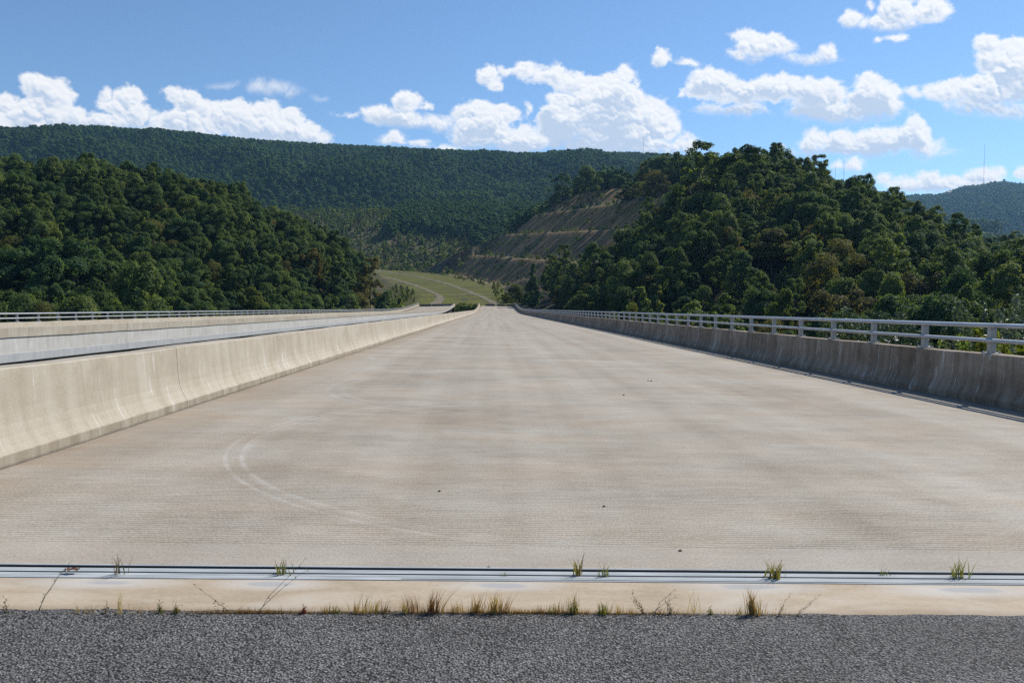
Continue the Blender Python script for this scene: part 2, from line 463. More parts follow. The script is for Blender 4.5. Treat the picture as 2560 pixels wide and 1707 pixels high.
# ------------------------------------------------------------------ the two decks
YS = np.unique(np.concatenate([np.arange(4.556, 30, 1.0), np.arange(30, 200, 5.0), np.arange(200, Y1 + .1, 2.6), [Y1]]))

def deck_mesh(name, x0, x1, zf, skew=True):
    """road slab: top sheet, sides and underside"""
    nx = 12; xs = np.linspace(x0, x1, nx)
    rows = []
    for y in YS:
        k = 1 - min(1.0, (y - YS[0]) / 30.0) if skew else 0
        yy = y + SKEW * xs * k
        top = [(x, q, float(zf(x, q))) for x, q in zip(xs, yy)]
        bot = [(x, q, float(zf(x, q)) - .24) for x, q in zip(xs[::-1], yy[::-1])]
        rows.append(top + bot)
    b = MB(); b.sweep(rows)
    me = b.mesh(name, MAT['deck']); fix_normals(me)
    return me
# slab edge sits 3 mm inside the parapet's outer skin, which hangs over it
tag(link('road', deck_mesh('road', XL - .2, XR + .2, deck_r)), kind='structure')
tag(link('road', deck_mesh('road', LXL - .2, LXR + .2, deck_l)), kind='structure')

PROF = [(0, -.01), (0, .105), (.045, .17), (.085, .25), (.112, .35), (.128, .48), (.15, .845), (.165, PH)]
def parapet(name, toe, sgn, zf, mat_in, label, lip=False, joint0=11.45, joint=6.5):
    """F-shaped concrete parapet; sgn=-1: body lies to the left of the toe"""
    ring = [(a, h) for a, h in PROF]
    if lip: ring += [(.475, PH), (.48, PH - .012), (.48, PH - .29), (.445, PH - .30), (.445, -.15), (.43, -.15)]
    else: ring += [(.43, PH), (.447, PH - .015), (.447, -.15), (.43, -.15)]
    ys = list(YS)
    jy = np.arange(joint0 - joint, Y1, joint)
    for j in jy:
        if j > 5: ys += [j - .007, j - .003, j + .003, j + .007]
    # a few more rows so that the crest line wavers like cast concrete
    ys = sorted(set(ys + list(np.arange(5, 60, .8))))
    rows = []
    js = np.array(jy)
    for y in ys:
        dj = np.min(np.abs(js - y)); ins = .008 if dj < .004 else 0.0
        w = .006 * math.sin(y * 1.1) + .004 * math.sin(y * 2.7 + 1)
        k = 1 - min(1.0, (y - YS[0]) / 30.0)
        row = []
        for a, h in ring:
            if ins and h > 0: a2 = a + (ins if a < .3 else -ins); h2 = h - (ins if h > .8 else 0)
            else: a2, h2 = a, h
            x = toe + sgn * a2
            hh = h2 + (w if h2 > .5 else 0)
            row.append((x, y + SKEW * x * k, float(zf(toe, y)) + hh))
        rows.append(row)
    b = MB(); b.sweep(rows)
    me = b.mesh(name, mat_in); fix_normals(me)
    if lip:
        # the slab edge below and the outer face have their own concrete
        me.materials.append(MAT['parapet_outer']); me.materials.append(MAT['slab_side'])
        for p in me.polygons:
            c = p.center
            rel = c[2] - float(zf(toe, c[1]))
            if sgn * (c[0] - toe) > .40 and rel < PH - .305:
                p.material_index = 2 if rel < .10 else 1
    o = link(name, me)
    return tag(o, label, 'parapet wall')

def parapet_split(toe, sgn, zf, label, mats):
    """left deck's near parapet: outer skin is split in height so the slab band can be its own part"""
    o = parapet('parapet_wall', toe, sgn, zf, mats, label, lip=True)
    return o

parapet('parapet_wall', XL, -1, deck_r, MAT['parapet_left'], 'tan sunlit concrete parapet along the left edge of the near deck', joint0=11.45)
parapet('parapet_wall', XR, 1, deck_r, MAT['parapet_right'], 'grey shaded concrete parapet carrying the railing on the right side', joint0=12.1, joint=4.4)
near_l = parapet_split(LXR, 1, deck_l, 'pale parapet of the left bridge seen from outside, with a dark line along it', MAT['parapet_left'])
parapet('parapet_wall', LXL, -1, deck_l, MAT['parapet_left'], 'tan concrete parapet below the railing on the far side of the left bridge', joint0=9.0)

# slab edge of the left deck, as a proud fascia strip under the pale parapet
def fascia(toe, sgn, zf, name, mat, parent):
    rows = []
    for y in YS:
        k = 1 - min(1.0, (y - YS[0]) / 30.0)
        z = float(zf(toe, y)); x0, x1 = toe + sgn * .449, toe + sgn * .463
        rows.append([(x, y + SKEW * x * k, z + h) for x, h in ((x0, .105), (x1, .098), (x1, -.145), (x0, -.145))])
    b = MB(); b.sweep(rows); me = b.mesh(name, mat); fix_normals(me)
    return link(name, me, parent)
fascia(LXR, 1, deck_l, 'slab_edge', MAT['slab_side'], near_l)

# girders, abutment and piers under the decks
def girders(xs, zf, label):
    root = empty('bridge_frame', (0, 0, 0)); tag(root, label, 'bridge')
    for x in xs:
        rows = []
        for y in YS[::3].tolist() + [Y1]:
            z = float(zf(x, y)) - .245
            rows.append([(x + a, y, z + h) for a, h in ((-.22, 0), (.22, 0), (.22, -.05), (.03, -.06), (.03, -1.55), (.25, -1.6), (.25, -1.66), (-.25, -1.66), (-.25, -1.6), (-.03, -1.55), (-.03, -.06), (-.22, -.05))])
        b = MB(); b.sweep(rows); me = b.mesh('girder', MAT['girder']); fix_normals(me); link('girder', me, root)
    x0, x1 = min(xs) - .8, max(xs) + .8
    for y in (80, 155, 230):
        z = float(zf(x0, y)) - 2.0
        b = MB(); b.box(x0, x1, y - .7, y + .7, z - 1.3, z); b.build('pier_cap', MAT['block'], root)
        for cx in (x0 + 2.2, x1 - 2.2):
            b = MB(); b.tube([(cx, y, -32), (cx, y, z - 1.3)], .65, 16); b.build('pier_column', MAT['block'], root)
    b = MB(); zz = float(zf(x0, Y1))
    b.box(x0 - .4, x1 + .4, Y1 - .05, Y1 + 1.2, zz - 9, zz - .35); b.build('abutment', MAT['block'], root)
    b = MB(); b.box(x0 - .4, x1 + .4, 3.2, 4.4, -12, -.55); b.build('abutment', MAT['block'], root)
    return root
girders([-3.4, .2, 3.9, 7.6], deck_r, 'dark steel girders and piers carrying the near bridge deck')
girders([-26.4, -22.6, -18.9, -15.3], deck_l, 'dark steel girders and piers carrying the left bridge deck')

# ---------------- railings
PITCHP = 2.20
def railing(toe, sgn, zf, first, label):
    root = empty('guard_railing', (toe + sgn * .31, first, float(zf(toe, first)) + PH)); tag(root, label, 'railing', kind='thing')
    ox, oy, oz = root.location
    for h, name, rx, rz, off in ((.505, 'top_rail', .062, .042, -.035), (.240, 'lower_rail', .055, .036, -.085)):
        rows = []
        ys = [4.9] + [y for y in YS if y > 5]
        for y in ys:
            z = float(zf(toe, y)) + PH + h - oz
            x = toe + sgn * (.31 + off) - ox
            rows.append([(x + rx * math.cos(a), y - oy, z + rz * math.sin(a)) for a in np.linspace(0, 2 * math.pi, 13)[:-1]])
        b = MB(); b.sweep(rows); me = b.mesh(name, MAT['metal'], True); fix_normals(me)
        rail = link(name, me, root)
        for y in np.arange(first + 4.95, 75, 8.8):
            b = MB(); z = float(zf(toe, y)) + PH + h - oz; x = toe + sgn * (.31 + off) - ox
            b.sweep([[(x + (rx + .004) * math.cos(a), yy - oy, z + (rz + .004) * math.sin(a)) for a in np.linspace(0, 2 * math.pi, 13)[:-1]] for yy in (y - .07, y + .07)])
            cme = b.mesh('splice_sleeve', MAT['post'], True); fix_normals(cme)
            link('splice_sleeve', cme, rail)
    # one post: an H section with a base plate
    b = MB()
    b.box(-.052, .052, -.052, -.040, .02, .470); b.box(-.052, .052, .040, .052, .02, .470)
    b.box(-.052, -.040, -.040, .040, .02, .468); b.box(.010, .022, -.040, .040, .02, .468)
    pm = b.mesh('post', MAT['post'])
    b = MB(); b.box(-.11, .11, -.13, .13, 0, .022)
    for px in (-.08, .08):
        for py in (-.10, .10): b.tube([(px, py, .02), (px, py, .05)], .016, 6)
    plm = b.mesh('base_plate', MAT['post'])
    proto = link('post', pm, root); plate = link('base_plate', plm, proto)
    ys = np.arange(first, Y1 - 1, PITCHP)
    rest = MB()
    for i, y in enumerate(ys):
        loc = (0, y - oy, float(zf(toe, y)) + PH - oz)
        if i < 100:
            if i == 0: o, q = proto, plate
            else:
                o = proto.copy(); COL.objects.link(o); o.parent = root
                q = plate.copy(); COL.objects.link(q); q.parent = o
            o.location = loc
        else:
            x, yy, z = loc
            rest.box(x - .052, x + .052, yy - .052, yy + .052, z, z + .47)
    o = rest.build('post', MAT['post'], root); o['kind'] = 'stuff'
    # end post of the rail
    return root
# rear posts before the first seen one are outside the frame
railing(XR, 1, deck_r, 14.02 - 2.2 * 3, 'two-bar metal railing on top of the grey parapet along the right edge')
railing(LXL, -1, deck_l, 47.3 - 2.2 * 18, 'two-bar metal railing on the far side of the left bridge, before the wooded hill')

# ---------------- expansion joint, apron, asphalt
def strip(name, ya, yb, z0, h, mat, parent, x0=XL - .2, x1=XR + .2, n=16):
    rows = []
    for x in np.linspace(x0, x1, n):
        z = -CROSS * x
        rows.append([(x, ya + SKEW * x, z + z0), (x, yb + SKEW * x, z + z0), (x, yb + SKEW * x, z + z0 + h), (x, ya + SKEW * x, z + z0 + h)])
    b = MB(); b.sweep(rows); me = b.mesh(name, mat); fix_normals(me)
    return link(name, me, parent)
ej = empty('expansion_joint', (0, 0, 0)); tag(ej, 'steel expansion joint with dark rubber gaps across the deck', 'expansion joint')
strip('edge_rail', 4.537, 4.555, -.08, .086, MAT['steel_strip'], ej)
strip('seal', 4.498, 4.5355, -.08, .030, MAT['rubber'], ej)
strip('gap_shade', 4.529, 4.5365, -.05, .0535, MAT['rubber'], ej)  # dark strip added on the gap's far wall to make the gap look shaded
strip('centre_beam', 4.440, 4.498, -.08, .084, MAT['steel_strip'], ej)
strip('seal', 4.419, 4.4385, -.08, .035, MAT['rubber'], ej)
strip('gap_shade', 4.432, 4.4395, -.045, .0475, MAT['rubber'], ej)  # same added dark strip, giving the second gap its shade
strip('edge_rail', 4.337, 4.419, -.08, .084, MAT['steel_strip'], ej)
strip('groove_line', 4.350, 4.355, -.002, .0075, MAT['rubber'], ej, x0=-.5)
strip('joint_bed', 4.31, 4.556, -.30, .215, MAT['girder'], ej)

def sheet_skew(name, ya, yb, x0, x1, z, mat, nx=30, ny=6, amp=0.0, thick=.1):
    xs = np.linspace(x0, x1, nx); b = MB()
    rows = []
    for x in xs:
        w = amp * (math.sin(x * 9.1) + math.sin(x * 23.7 + 1) * .7 + math.sin(x * 57) * .4)
        ring = [(x, y + SKEW * x + (w if i == ny - 1 else 0), -CROSS * x + z) for i, y in enumerate(np.linspace(ya, yb, ny))]
        ring += [(x, yb + SKEW * x + w, -CROSS * x + z - thick), (x, ya + SKEW * x, -CROSS * x + z - thick)]
        rows.append(ring)
    b.sweep(rows); me = b.mesh(name, mat); fix_normals(me)
    return link(name, me)
tag(sheet_skew('pavement', 3.75, 4.3365, XL - .2, XR + .2, 0.0, MAT['apron'], thick=.3), kind='structure')
tag(sheet_skew('road', -40, 3.862, -11, 13, .012, MAT['asphalt'], nx=500, ny=3, amp=.006), kind='structure')

# concrete blocks closing the far ends of both decks
def road_block(x0, x1, y, zf, label):
    xm = (x0 + x1) / 2; z = float(zf(xm, y)); L = (x1 - x0) / 2
    pr = [(-.30, 0), (-.30, .09), (-.14, .34), (-.09, .82), (.09, .82), (.14, .34), (.30, .09), (.30, 0)]
    rows = [[(sx, a, h - (CROSS * sx if xm > -10 else -CROSS * sx)) for a, h in pr] for sx in np.linspace(-L, L, 5)]
    b = MB(); b.sweep(rows); me = b.mesh('concrete_block', MAT['block']); fix_normals(me)
    o = link('concrete_block', me, None, (xm, y, z))
    return tag(o, label, 'concrete barrier', 'concrete blocks closing the far end of the bridges')
YB = Y1 - .6
road_block(-2.35, 1.15, YB, deck_r, 'concrete block at the far end of the near deck, by its left parapet')
road_block(2.05, 5.15, YB, deck_r, 'concrete block at the far end of the near deck, middle of its three')
road_block(5.35, 8.5, YB, deck_r, 'concrete block at the far end of the near deck, by the right railing')
road_block(-27.2, -22.8, YB, deck_l, 'short concrete block at the far end of the left bridge, by its railing')
road_block(-22.6, -14.6, YB, deck_l, 'long concrete block across the far end of the left bridge')

# ------------------------------------------------------------------ terrain
def zroad(y): return 2.0 + .08 * (np.asarray(y, float) - 305)

_pts = []
def cp(x, y, z): _pts.append((x, y, z))
for x, z in ((-260, -6), (-160, -8), (-90, -7), (-50, -3), (-32, -.9), (-15, -.7), (0, -.7), (14, -.7), (24, -2.5), (45, -6), (90, -8), (160, -8), (260, -8)): cp(x, -20, z)
for x, z in ((-160, -9), (-60, -8), (-30, -6), (-12, -5), (0, -5), (12, -6), (30, -8), (60, -10), (160, -10)): cp(x, 12, z)
for y in (50, 90, 130, 180, 230):
    for x in (-45, -20, 0, 16): cp(x, y, -17 + (y - 120) ** 2 * 2.2e-4)
cp(-35, 280, -7); cp(-10, 285, -6); cp(14, 285, -4)
for x, z in ((-30, .5), (-10, .5), (12, .8)): cp(x, 306, z)
# left hill: foot
for px, y, z in ((-500, 150, -10), (0, 165, -11), (300, 178, -11), (600, 210, -10), (800, 250, -8), (900, 292, -4)):
    cp((px - 1229) / F_PX * y, y, z)
cp(-160, 60, -12); cp(-110, 90, -13); cp(-70, 130, -14)
# left hill: middle and crest
for px, py, y, h in ((-300, 395, 300, 15), (0, 400, 300, 15), (180, 410, 300, 14), (300, 425, 302, 14), (440, 448, 305, 15), (600, 468, 310, 15), (650, 498, 312, 15), (700, 543, 315, 15), (800, 582, 322, 14),
                    (850, 600, 330, 13), (890, 660, 335, 12)):
    p = at(px, py, y); cp(p[0], p[1], p[2] - h)
for x, y, z in ((-44, 320, -1), (-48, 360, 1), (-58, 400, 4), (-75, 460, 10)): cp(x, y, z)
for px, py, y, h in ():
    p = at(px, py, y); cp(p[0], p[1], p[2] - h)
for px, py, y, h in ((0, 560, 230, 14), (300, 580, 235, 14), (600, 620, 255, 13), (760, 650, 280, 12)):
    p = at(px, py, y); cp(p[0], p[1], p[2] - h)
cp(-260, 420, 30); cp(-190, 420, 26); cp(-140, 430, 16); cp(-110, 440, 12)
cp(-300, 560, 28); cp(-200, 560, 20); cp(-130, 560, 15)
# right hill: foot, face, ridge, back
for x, y, z in ((24, 60, -14), (24, 110, -14), (24, 150, -13.5), (22, 200, -12), (23, 250, -8), (60, 60, -13), (100, 90, -12), (150, 100, -10), (60, 130, -12), (45, 170, -8), (44, 220, 3), (38, 270, 6), (34, 310, 8), (28, 350, 10),
                (80, 180, 4), (72, 240, 20), (62, 290, 26), (66, 340, 40)):
    cp(x, y, z)
for px, py, y, h in ((1800, 365, 320, 16), (1900, 388, 290, 16), (2000, 415, 275, 16.5), (2130, 450, 250, 17), (2220, 500, 232, 17), (2300, 555, 212, 17), (2400, 592, 198, 17), (2480, 618, 188, 17), (2560, 640, 178, 17), (2700, 660, 165, 17)):
    p = at(px, py, y); cp(p[0], p[1], p[2] - h)
for x, y, z in ((96, 456, 73), (92, 390, 60), (150, 350, 32), (190, 300, 12), (180, 250, -2), (250, 250, -8), (250, 400, 20), (160, 456, 52), (160, 560, 70), (104, 520, 80), (70, 640, 90), (60, 530, 75), (20, 540, 68), (-8, 600, 66), (30, 460, 52), (120, 640, 84), (220, 560, 40), (300, 640, 30)): cp(x, y, z)
# valley beyond the cut, rising to the young woods
for x, y, z in ((60, 735, 72), (20, 725, 46), (-20, 715, 34), (-60, 730, 34), (-100, 720, 33), (-150, 700, 30), (-220, 700, 30),
                (-300, 1000, 116), (-100, 1000, 118), (50, 1000, 118), (200, 1000, 112), (500, 1000, 60), (-150, 830, 58), (-50, 830, 61), (20, 830, 62), (120, 830, 80), (-150, 900, 90), (0, 900, 91), (120, 900, 98), (300, 860, 60)): cp(x, y, z)
_pts = np.array(_pts)
def _tps(r2): return np.where(r2 > 1e-9, .5 * r2 * np.log(np.maximum(r2, 1e-9)), 0)
_S = 100.0
_q = _pts[:, :2] / _S
_K = _tps(((_q[:, None] - _q[None]) ** 2).sum(-1)) + np.eye(len(_q)) * .004
_Pm = np.c_[np.ones(len(_q)), _q]
_A = np.block([[_K, _Pm], [_Pm.T, np.zeros((3, 3))]])
_w = np.linalg.solve(_A, np.r_[_pts[:, 2], 0, 0, 0])
def nat(x, y):
    x = np.asarray(x, float); y = np.asarray(y, float)
    sh = x.shape; q = np.c_[x.ravel(), y.ravel()] / _S
    out = np.empty(len(q))
    for i in range(0, len(q), 20000):
        c = q[i:i + 20000]
        out[i:i + 20000] = _tps(((c[:, None] - _q[None]) ** 2).sum(-1)) @ _w[:-3] + _w[-3] + c @ _w[-2:]
    return out.reshape(sh)

_ly = [(300, -31), (365, -33), (413, -42), (465, -55), (552, -79), (648, -112), (760, -165), (900, -260)]
_ty = [(300, 10.5), (440, 6), (500, -7), (560, -20), (620, -33), (680, -58), (730, -92), (790, -140), (900, -240)]
def xleft(y): return np.interp(y, [a for a, b in _ly], [b for a, b in _ly])
def xtoe(y): return np.interp(y, [a for a, b in _ty], [b for a, b in _ty])

def cut_dt(x, y):
    return (x - 6) * .977 + (y - 440) * .212, (x - 6) * -.212 + (y - 440) * .977

def ground_z(x, y, full=False):
    x = np.asarray(x, float); y = np.asarray(y, float)
    z = nat(x, np.clip(y, -60, 1100))
    z = z + (fbm(x / 22, y / 22, 4, 5) - .5) * 3.0 * smooth(20, 80, np.abs(x) + np.maximum(y - 300, 0))
    # flat far country outside the modelled valley
    far = smooth(420, 900, np.abs(x)) ; z = z * (1 - far) + (-10 + 40 * fbm(x / 300, y / 300, 3, 9)) * far
    back = smooth(-60, -200, y); z = z * (1 - back) + -6 * back
    # cut face with benches
    d, t = cut_dt(x, y)
    k = np.floor((d + 3) / 26); fr = (d + 3) - 26 * k
    prof = (k * 26 - 3) * .655 + np.minimum(np.maximum(fr - 7.5, 0) * .93, 17.03) + 0.3
    prof = np.where(k >= 3, (k * 26 - 3) * .655 + np.maximum(fr - 3.0, 0) * .70 + .3, prof)
    prof = np.where(d < 1.5, np.maximum(d, 0) * .3, np.maximum(prof, .3))
    rill = (fbm(t / 3.2 + d / 30, d / 28, 3, 21) - .5) * 2.4 * smooth(3, 8, d) * smooth(0, 4, fr - 7)
    zt = zroad(440 + t * .977)
    plane = zt + prof + rill
    incut = (t > -150) & (t < 214) & (d >= 0)
    cutm = incut & (plane < z)
    z = np.where(cutm, plane, z)
    # graded road bed
    zr = zroad(y); bed = (y > 303.5) & (y < 900)
    xl, xt = xleft(y), xtoe(y)
    on = bed & (x > xl) & (x < xt)
    wob = (fbm(x / 6, y / 6, 3, 33) - .5) * .5
    z = np.where(on, zr + wob, z)
    fill = bed & (x <= xl)
    zf = zr - (xl - x) * .42 + wob
    z = np.where(fill & (zf > z), zf, z)
    rt = bed & (x >= xt) & ~cutm
    bank = zr + (x - xt) * .9
    z = np.where(rt & (z > bank), bank, z)
    # never above the bridge soffit, and an earth berm behind the abutments
    br = (x > -29) & (x < 10.5) & (y > 8) & (y < 303)
    z = np.where(br, np.minimum(z, -3.2 - 6 * smooth(8, 30, y) * smooth(300, 285, y)), z)
    ap = (x > -32) & (x < 14.5) & (y > -42) & (y <= 8)
    z = np.where(ap, np.minimum(z, -.75 - .1 * (y > 4)), z)
    ap2 = (x > -29) & (x < 10.5) & (y >= 303) & (y < 312)
    z = np.where(ap2, np.maximum(np.minimum(z, zroad(y) + .2), 1.2), z)
    if full:
        return z, d, t, fr, cutm, on, fill & (zf >= z - .01), rt & (bank <= z + .01)
    return z

def axis(lo, hi, step, far, growth=1.22):
    a = list(np.arange(lo, hi + .01, step)); s = step; v = hi
    while v < far: s *= growth; v += s; a.append(v)
    s = step; v = lo
    while v > -far if lo < 0 else False: s *= growth; v -= s; a.insert(0, v)
    return np.array(a)
ax = axis(-130, 150, 2.0, 2900)
ay = np.concatenate([[-3400, -2600, -1800, -1000, -500, -250, -150], np.arange(-80, 290, 5.0), np.arange(290, 800, 2.5), np.arange(800, 1040, 8.0), [1100, 1200, 1400, 1700, 2200, 2800, 3400]])
GX, GY = np.meshgrid(ax, ay)
Z, D_, T_, FR, CUT, ON, FILL, BANK = ground_z(GX, GY, True)
Z = np.where(GY > 1040, np.minimum(Z, 60) * smooth(1500, 1040, GY) - 12 * smooth(1040, 1500, GY), Z)
ny, nx = GX.shape
idx = np.arange(ny * nx).reshape(ny, nx)
Fq = np.stack([idx[:-1, :-1], idx[:-1, 1:], idx[1:, 1:], idx[1:, :-1]], -1).reshape(-1, 4)

def mat_ground():
    m = NT('hillside_ground')
    def at_(n):
        a = m.n('ShaderNodeAttribute', attribute_name=n); return a.outputs['Fac']
    cut, bed, d, t, fr, fl, bk, yg = (at_(n) for n in ('cut', 'bed', 'd', 't', 'fr', 'fill', 'bank', 'young'))
    g = m.n('ShaderNodeNewGeometry')
    def mp(scale):
        q = m.n('ShaderNodeMapping'); q.inputs['Scale'].default_value = scale; m.l(g.outputs['Position'], q.inputs[0]); return q.outputs[0]
    n1 = m.noise(mp((.05, .05, .05)), 1, 5, .6, .4); n2 = m.noise(mp((.4, .4, .4)), 1, 5, .65)
    n3 = m.noise(mp((.035, .10, .1)), 1, 4, .6, .3)
    floor = m.ramp(n2, [(.3, (.022, .022, .012)), (.7, (.05, .045, .024))])
    young = m.ramp(m.math('MULTIPLY_ADD', n2, .5, m.math('MULTIPLY', n1, .5)), [(.36, (.06, .072, .026)), (.5, (.095, .090, .040)), (.64, (.14, .112, .055))])
    young = m.mix(m.mrange(n3, .55, .66, 0, .7), young, (.17, .085, .05))
    grass = m.ramp(m.math('MULTIPLY_ADD', n2, .42, m.math('MULTIPLY', n3, .58)), [(.36, (.058, .052, .026)), (.45, (.080, .080, .022)), (.53, (.125, .130, .022)), (.60, (.085, .070, .036)), (.70, (.15, .145, .036))])
    cb = m.n('ShaderNodeCombineXYZ'); m.l(m.math('MULTIPLY_ADD', t, .34, m.math('MULTIPLY', d, .20)), cb.inputs[0]); m.l(m.math('MULTIPLY', d, .035), cb.inputs[1])
    st = m.noise(cb.outputs[0], 1, 5, .68, .3)
    soil = m.ramp(m.math('MULTIPLY_ADD', n2, .3, m.math('MULTIPLY', st, .7)), [(.36, (.058, .034, .018)), (.46, (.135, .082, .042)), (.55, (.225, .145, .073)), (.66, (.33, .235, .12))])
    soil = m.mix(m.math('MULTIPLY', m.mrange(m.math('MULTIPLY_ADD', n2, .4, m.math('MULTIPLY', n1, .6)), .49, .56, 0, 1), .75), soil, (.082, .085, .026))
    up = m.mrange(d, 40, 85, 0, .6)  # upper cut face lightened and warmed, sunlight put into the soil colour
    soil = m.mix(up, soil, m.mix(1.0, soil, (1.5, 1.35, 1.0), 'MULTIPLY'))
    bench = m.mrange(fr, 7.4, 9.0, 1, 0)
    soil = m.mix(m.math('MULTIPLY', bench, .85), soil, (.19, .165, .085))
    col = m.mix(yg, floor, young)
    col = m.mix(m.math('MAXIMUM', bed, fl), col, grass)
    col = m.mix(m.math('MULTIPLY', bk, m.mrange(n2, .3, .6, 1, .4)), col, (.085, .062, .042))
    col = m.mix(cut, col, soil)
    m.principled(col, .95, .1, bump=n2, bstr=.6, bdist=.5)
    return m.m
MAT['ground'] = mat_ground()
gme = mesh_np('ground', np.c_[GX.ravel(), GY.ravel(), Z.ravel()], Fq, MAT['ground'], True)
YOUNG = smooth(640, 700, GY) * smooth(1020, 940, GY) * smooth(260, 180, np.abs(GX + 20))
YOUNG = np.maximum(YOUNG, (GY > 295) * (GY < 600) * (GX < xleft(GY) + 1) * smooth(-75, -50, GX + (GY - 300) * .25))
for n, a in (('cut', CUT * 1.0), ('bed', ON * 1.0), ('d', D_), ('t', T_), ('fr', FR), ('fill', FILL * 1.0), ('bank', BANK * 1.0), ('young', YOUNG)):
    fattr(gme, n, a)
tag(link('ground', gme), kind='structure')

# dirt tracks on the graded bed
def mat_track():
    m = NT('dirt_track'); n = m.noise(m.coords((.5, .12, 1)), 1, 5, .65); n2 = m.noise(m.coords((1.5, 1.5, 1)), 1, 4, .6)
    m.principled(m.ramp(m.math('MULTIPLY_ADD', n2, .4, m.math('MULTIPLY', n, .6)), [(.3, (.10, .085, .055)), (.5, (.165, .14, .098)), (.7, (.24, .21, .155))]), .95, .1, bump=n2, bstr=.4, bdist=.1)
    return m.m
MAT['track'] = mat_track()
def track(pts, w0, seed):
    pts = np.array(pts, float)
    y = np.arange(pts[0, 0], pts[-1, 0], 1.5); x = np.interp(y, pts[:, 0], pts[:, 1])
    x = np.convolve(np.pad(x, 12, mode='edge'), np.ones(25) / 25, 'valid')
    w = np.interp(y, pts[:, 0], pts[:, 2]) * w0 * .82
    us = np.linspace(-.5, .5, 7); V = []
    for i in range(len(y)):
        jl, jr = (vnoise(np.array([y[i] / 2.3]), np.array([.5]), seed)[0] - .5, vnoise(np.array([y[i] / 2.1]), np.array([7.5]), seed)[0] - .5)
        ww = w[i] * (1 + .35 * (jl + jr)); xx = x[i] + us * ww + .6 * jl
        V.append(np.c_[xx, np.full(7, y[i]), ground_z(xx, np.full(7, y[i])) + .10])
    V = np.array(V); n = len(y); ii = np.arange(n * 7).reshape(n, 7)
    F = np.stack([ii[:-1, :-1], ii[:-1, 1:], ii[1:, 1:], ii[1:, :-1]], -1).reshape(-1, 4)
    tag(link('path', mesh_np('path', V.reshape(-1, 3), F, MAT['track'], True)), kind='structure')
track([(312, -22.5, 6), (340, -22, 4.5), (365, -23, 3.6), (385, -27, 3.2), (413, -33, 3.0), (465, -45, 3.8), (552, -69, 4.5), (648, -99, 5), (720, -122, 6)], 1.0, 3)
track([(312, 3, 4), (325, 1.2, 4), (365, -5, 3.0), (393, -10, 3.6), (441, -18.6, 3.6), (488, -28.7, 3.4), (552, -45, 3.4), (600, -58, 3.2), (648, -78, 4), (700, -96, 6), (750, -116, 7)], 1.0, 4)
yy = np.linspace(0, 1, 26)
def link_track():
    V = []
    for u in yy:
        x = -20 + 12 * u; y0 = 372 + 10 * u - 6 * u * (1 - u)
        for q in np.linspace(-2.0, 2.0, 5): V.append((x, y0 + q, float(ground_z(np.array([x]), np.array([y0 + q]))[0]) + .09))
    V = np.array(V); ii = np.arange(26 * 5).reshape(26, 5)
    F = np.stack([ii[:-1, :-1], ii[1:, :-1], ii[1:, 1:], ii[:-1, 1:]], -1).reshape(-1, 4)
    tag(link('path', mesh_np('path', V, F, MAT['track'], True)), kind='structure')
link_track()

# ------------------------------------------------------------------ far ridge and far mountain (terrain)
def ridge_pts(prof, ybase, ycrest, zb, hh, nu, nv, pad, seed, rough, tree):
    pxs = np.linspace(prof[0][0] - pad, prof[-1][0] + pad, nu)
    pys = np.interp(pxs, [p[0] for p in prof], [p[1] for p in prof])
    V = np.zeros((nv + 8, nu, 3))
    for j in range(nu):
        pc = at(pxs[j], pys[j], ycrest); dirx = pc[0] / ycrest
        zc = pc[2] - tree
        for i in range(nv + 8):
            v = i / (nv - 1)
            y = ybase + (ycrest - ybase) * v
            if v <= 1: z = zb + (zc - zb) * (v ** .85 * .55 + .45 * math.sin(v * math.pi / 2) ** 1.2)
            else: z = zc - (v - 1) * (ycrest - ybase) * .5
            V[i, j] = (dirx * y, y, z)
    nz = (fbm(V[..., 0] / hh, V[..., 1] / (hh * 1.6), 4, seed) - .5) * rough
    v = np.linspace(0, (nv + 7) / (nv - 1), nv + 8)[:, None]
    V[..., 2] += nz * np.clip(np.minimum(v * 3, np.maximum(.86 - v, .0) * 2.4), 0, 1)
    return V
def ridge_mesh(name, V):
    a, b, _ = V.shape; ii = np.arange(a * b).reshape(a, b)
    F = np.stack([ii[:-1, :-1], ii[:-1, 1:], ii[1:, 1:], ii[1:, :-1]], -1).reshape(-1, 4)
    return tag(link(name, mesh_np(name, V.reshape(-1, 3), F, MAT['forest_floor'], True)), kind='structure')
MAT['forest_floor'] = mat_simple('forest_floor', (.018, .028, .012), (.035, .05, .02), .05, .95, 0, .1)
RIDGE = [(-500, 345), (0, 325), (160, 329), (330, 327), (490, 340), (650, 354), (820, 364), (980, 371), (1140, 381), (1300, 387), (1415, 386), (1580, 384), (1700, 392), (1800, 400), (1900, 420), (2100, 470), (2300, 540), (2500, 600)]
VR = ridge_pts(RIDGE, 1010, 1900, 78, 170, 150, 60, 0, 51, 135, 10)
ridge_mesh('hill', VR)
MOUNT = [(2000, 520), (2150, 500), (2275, 490), (2317, 487), (2343, 489), (2368, 483), (2390, 474), (2411, 466), (2446, 466), (2478, 458), (2509, 456), (2560, 462), (2700, 480), (3000, 500), (3300, 540)]
VM = ridge_pts(MOUNT, 1950, 3000, 30, 300, 110, 60, 0, 77, 120, 9)
ridge_mesh('hill', VM)
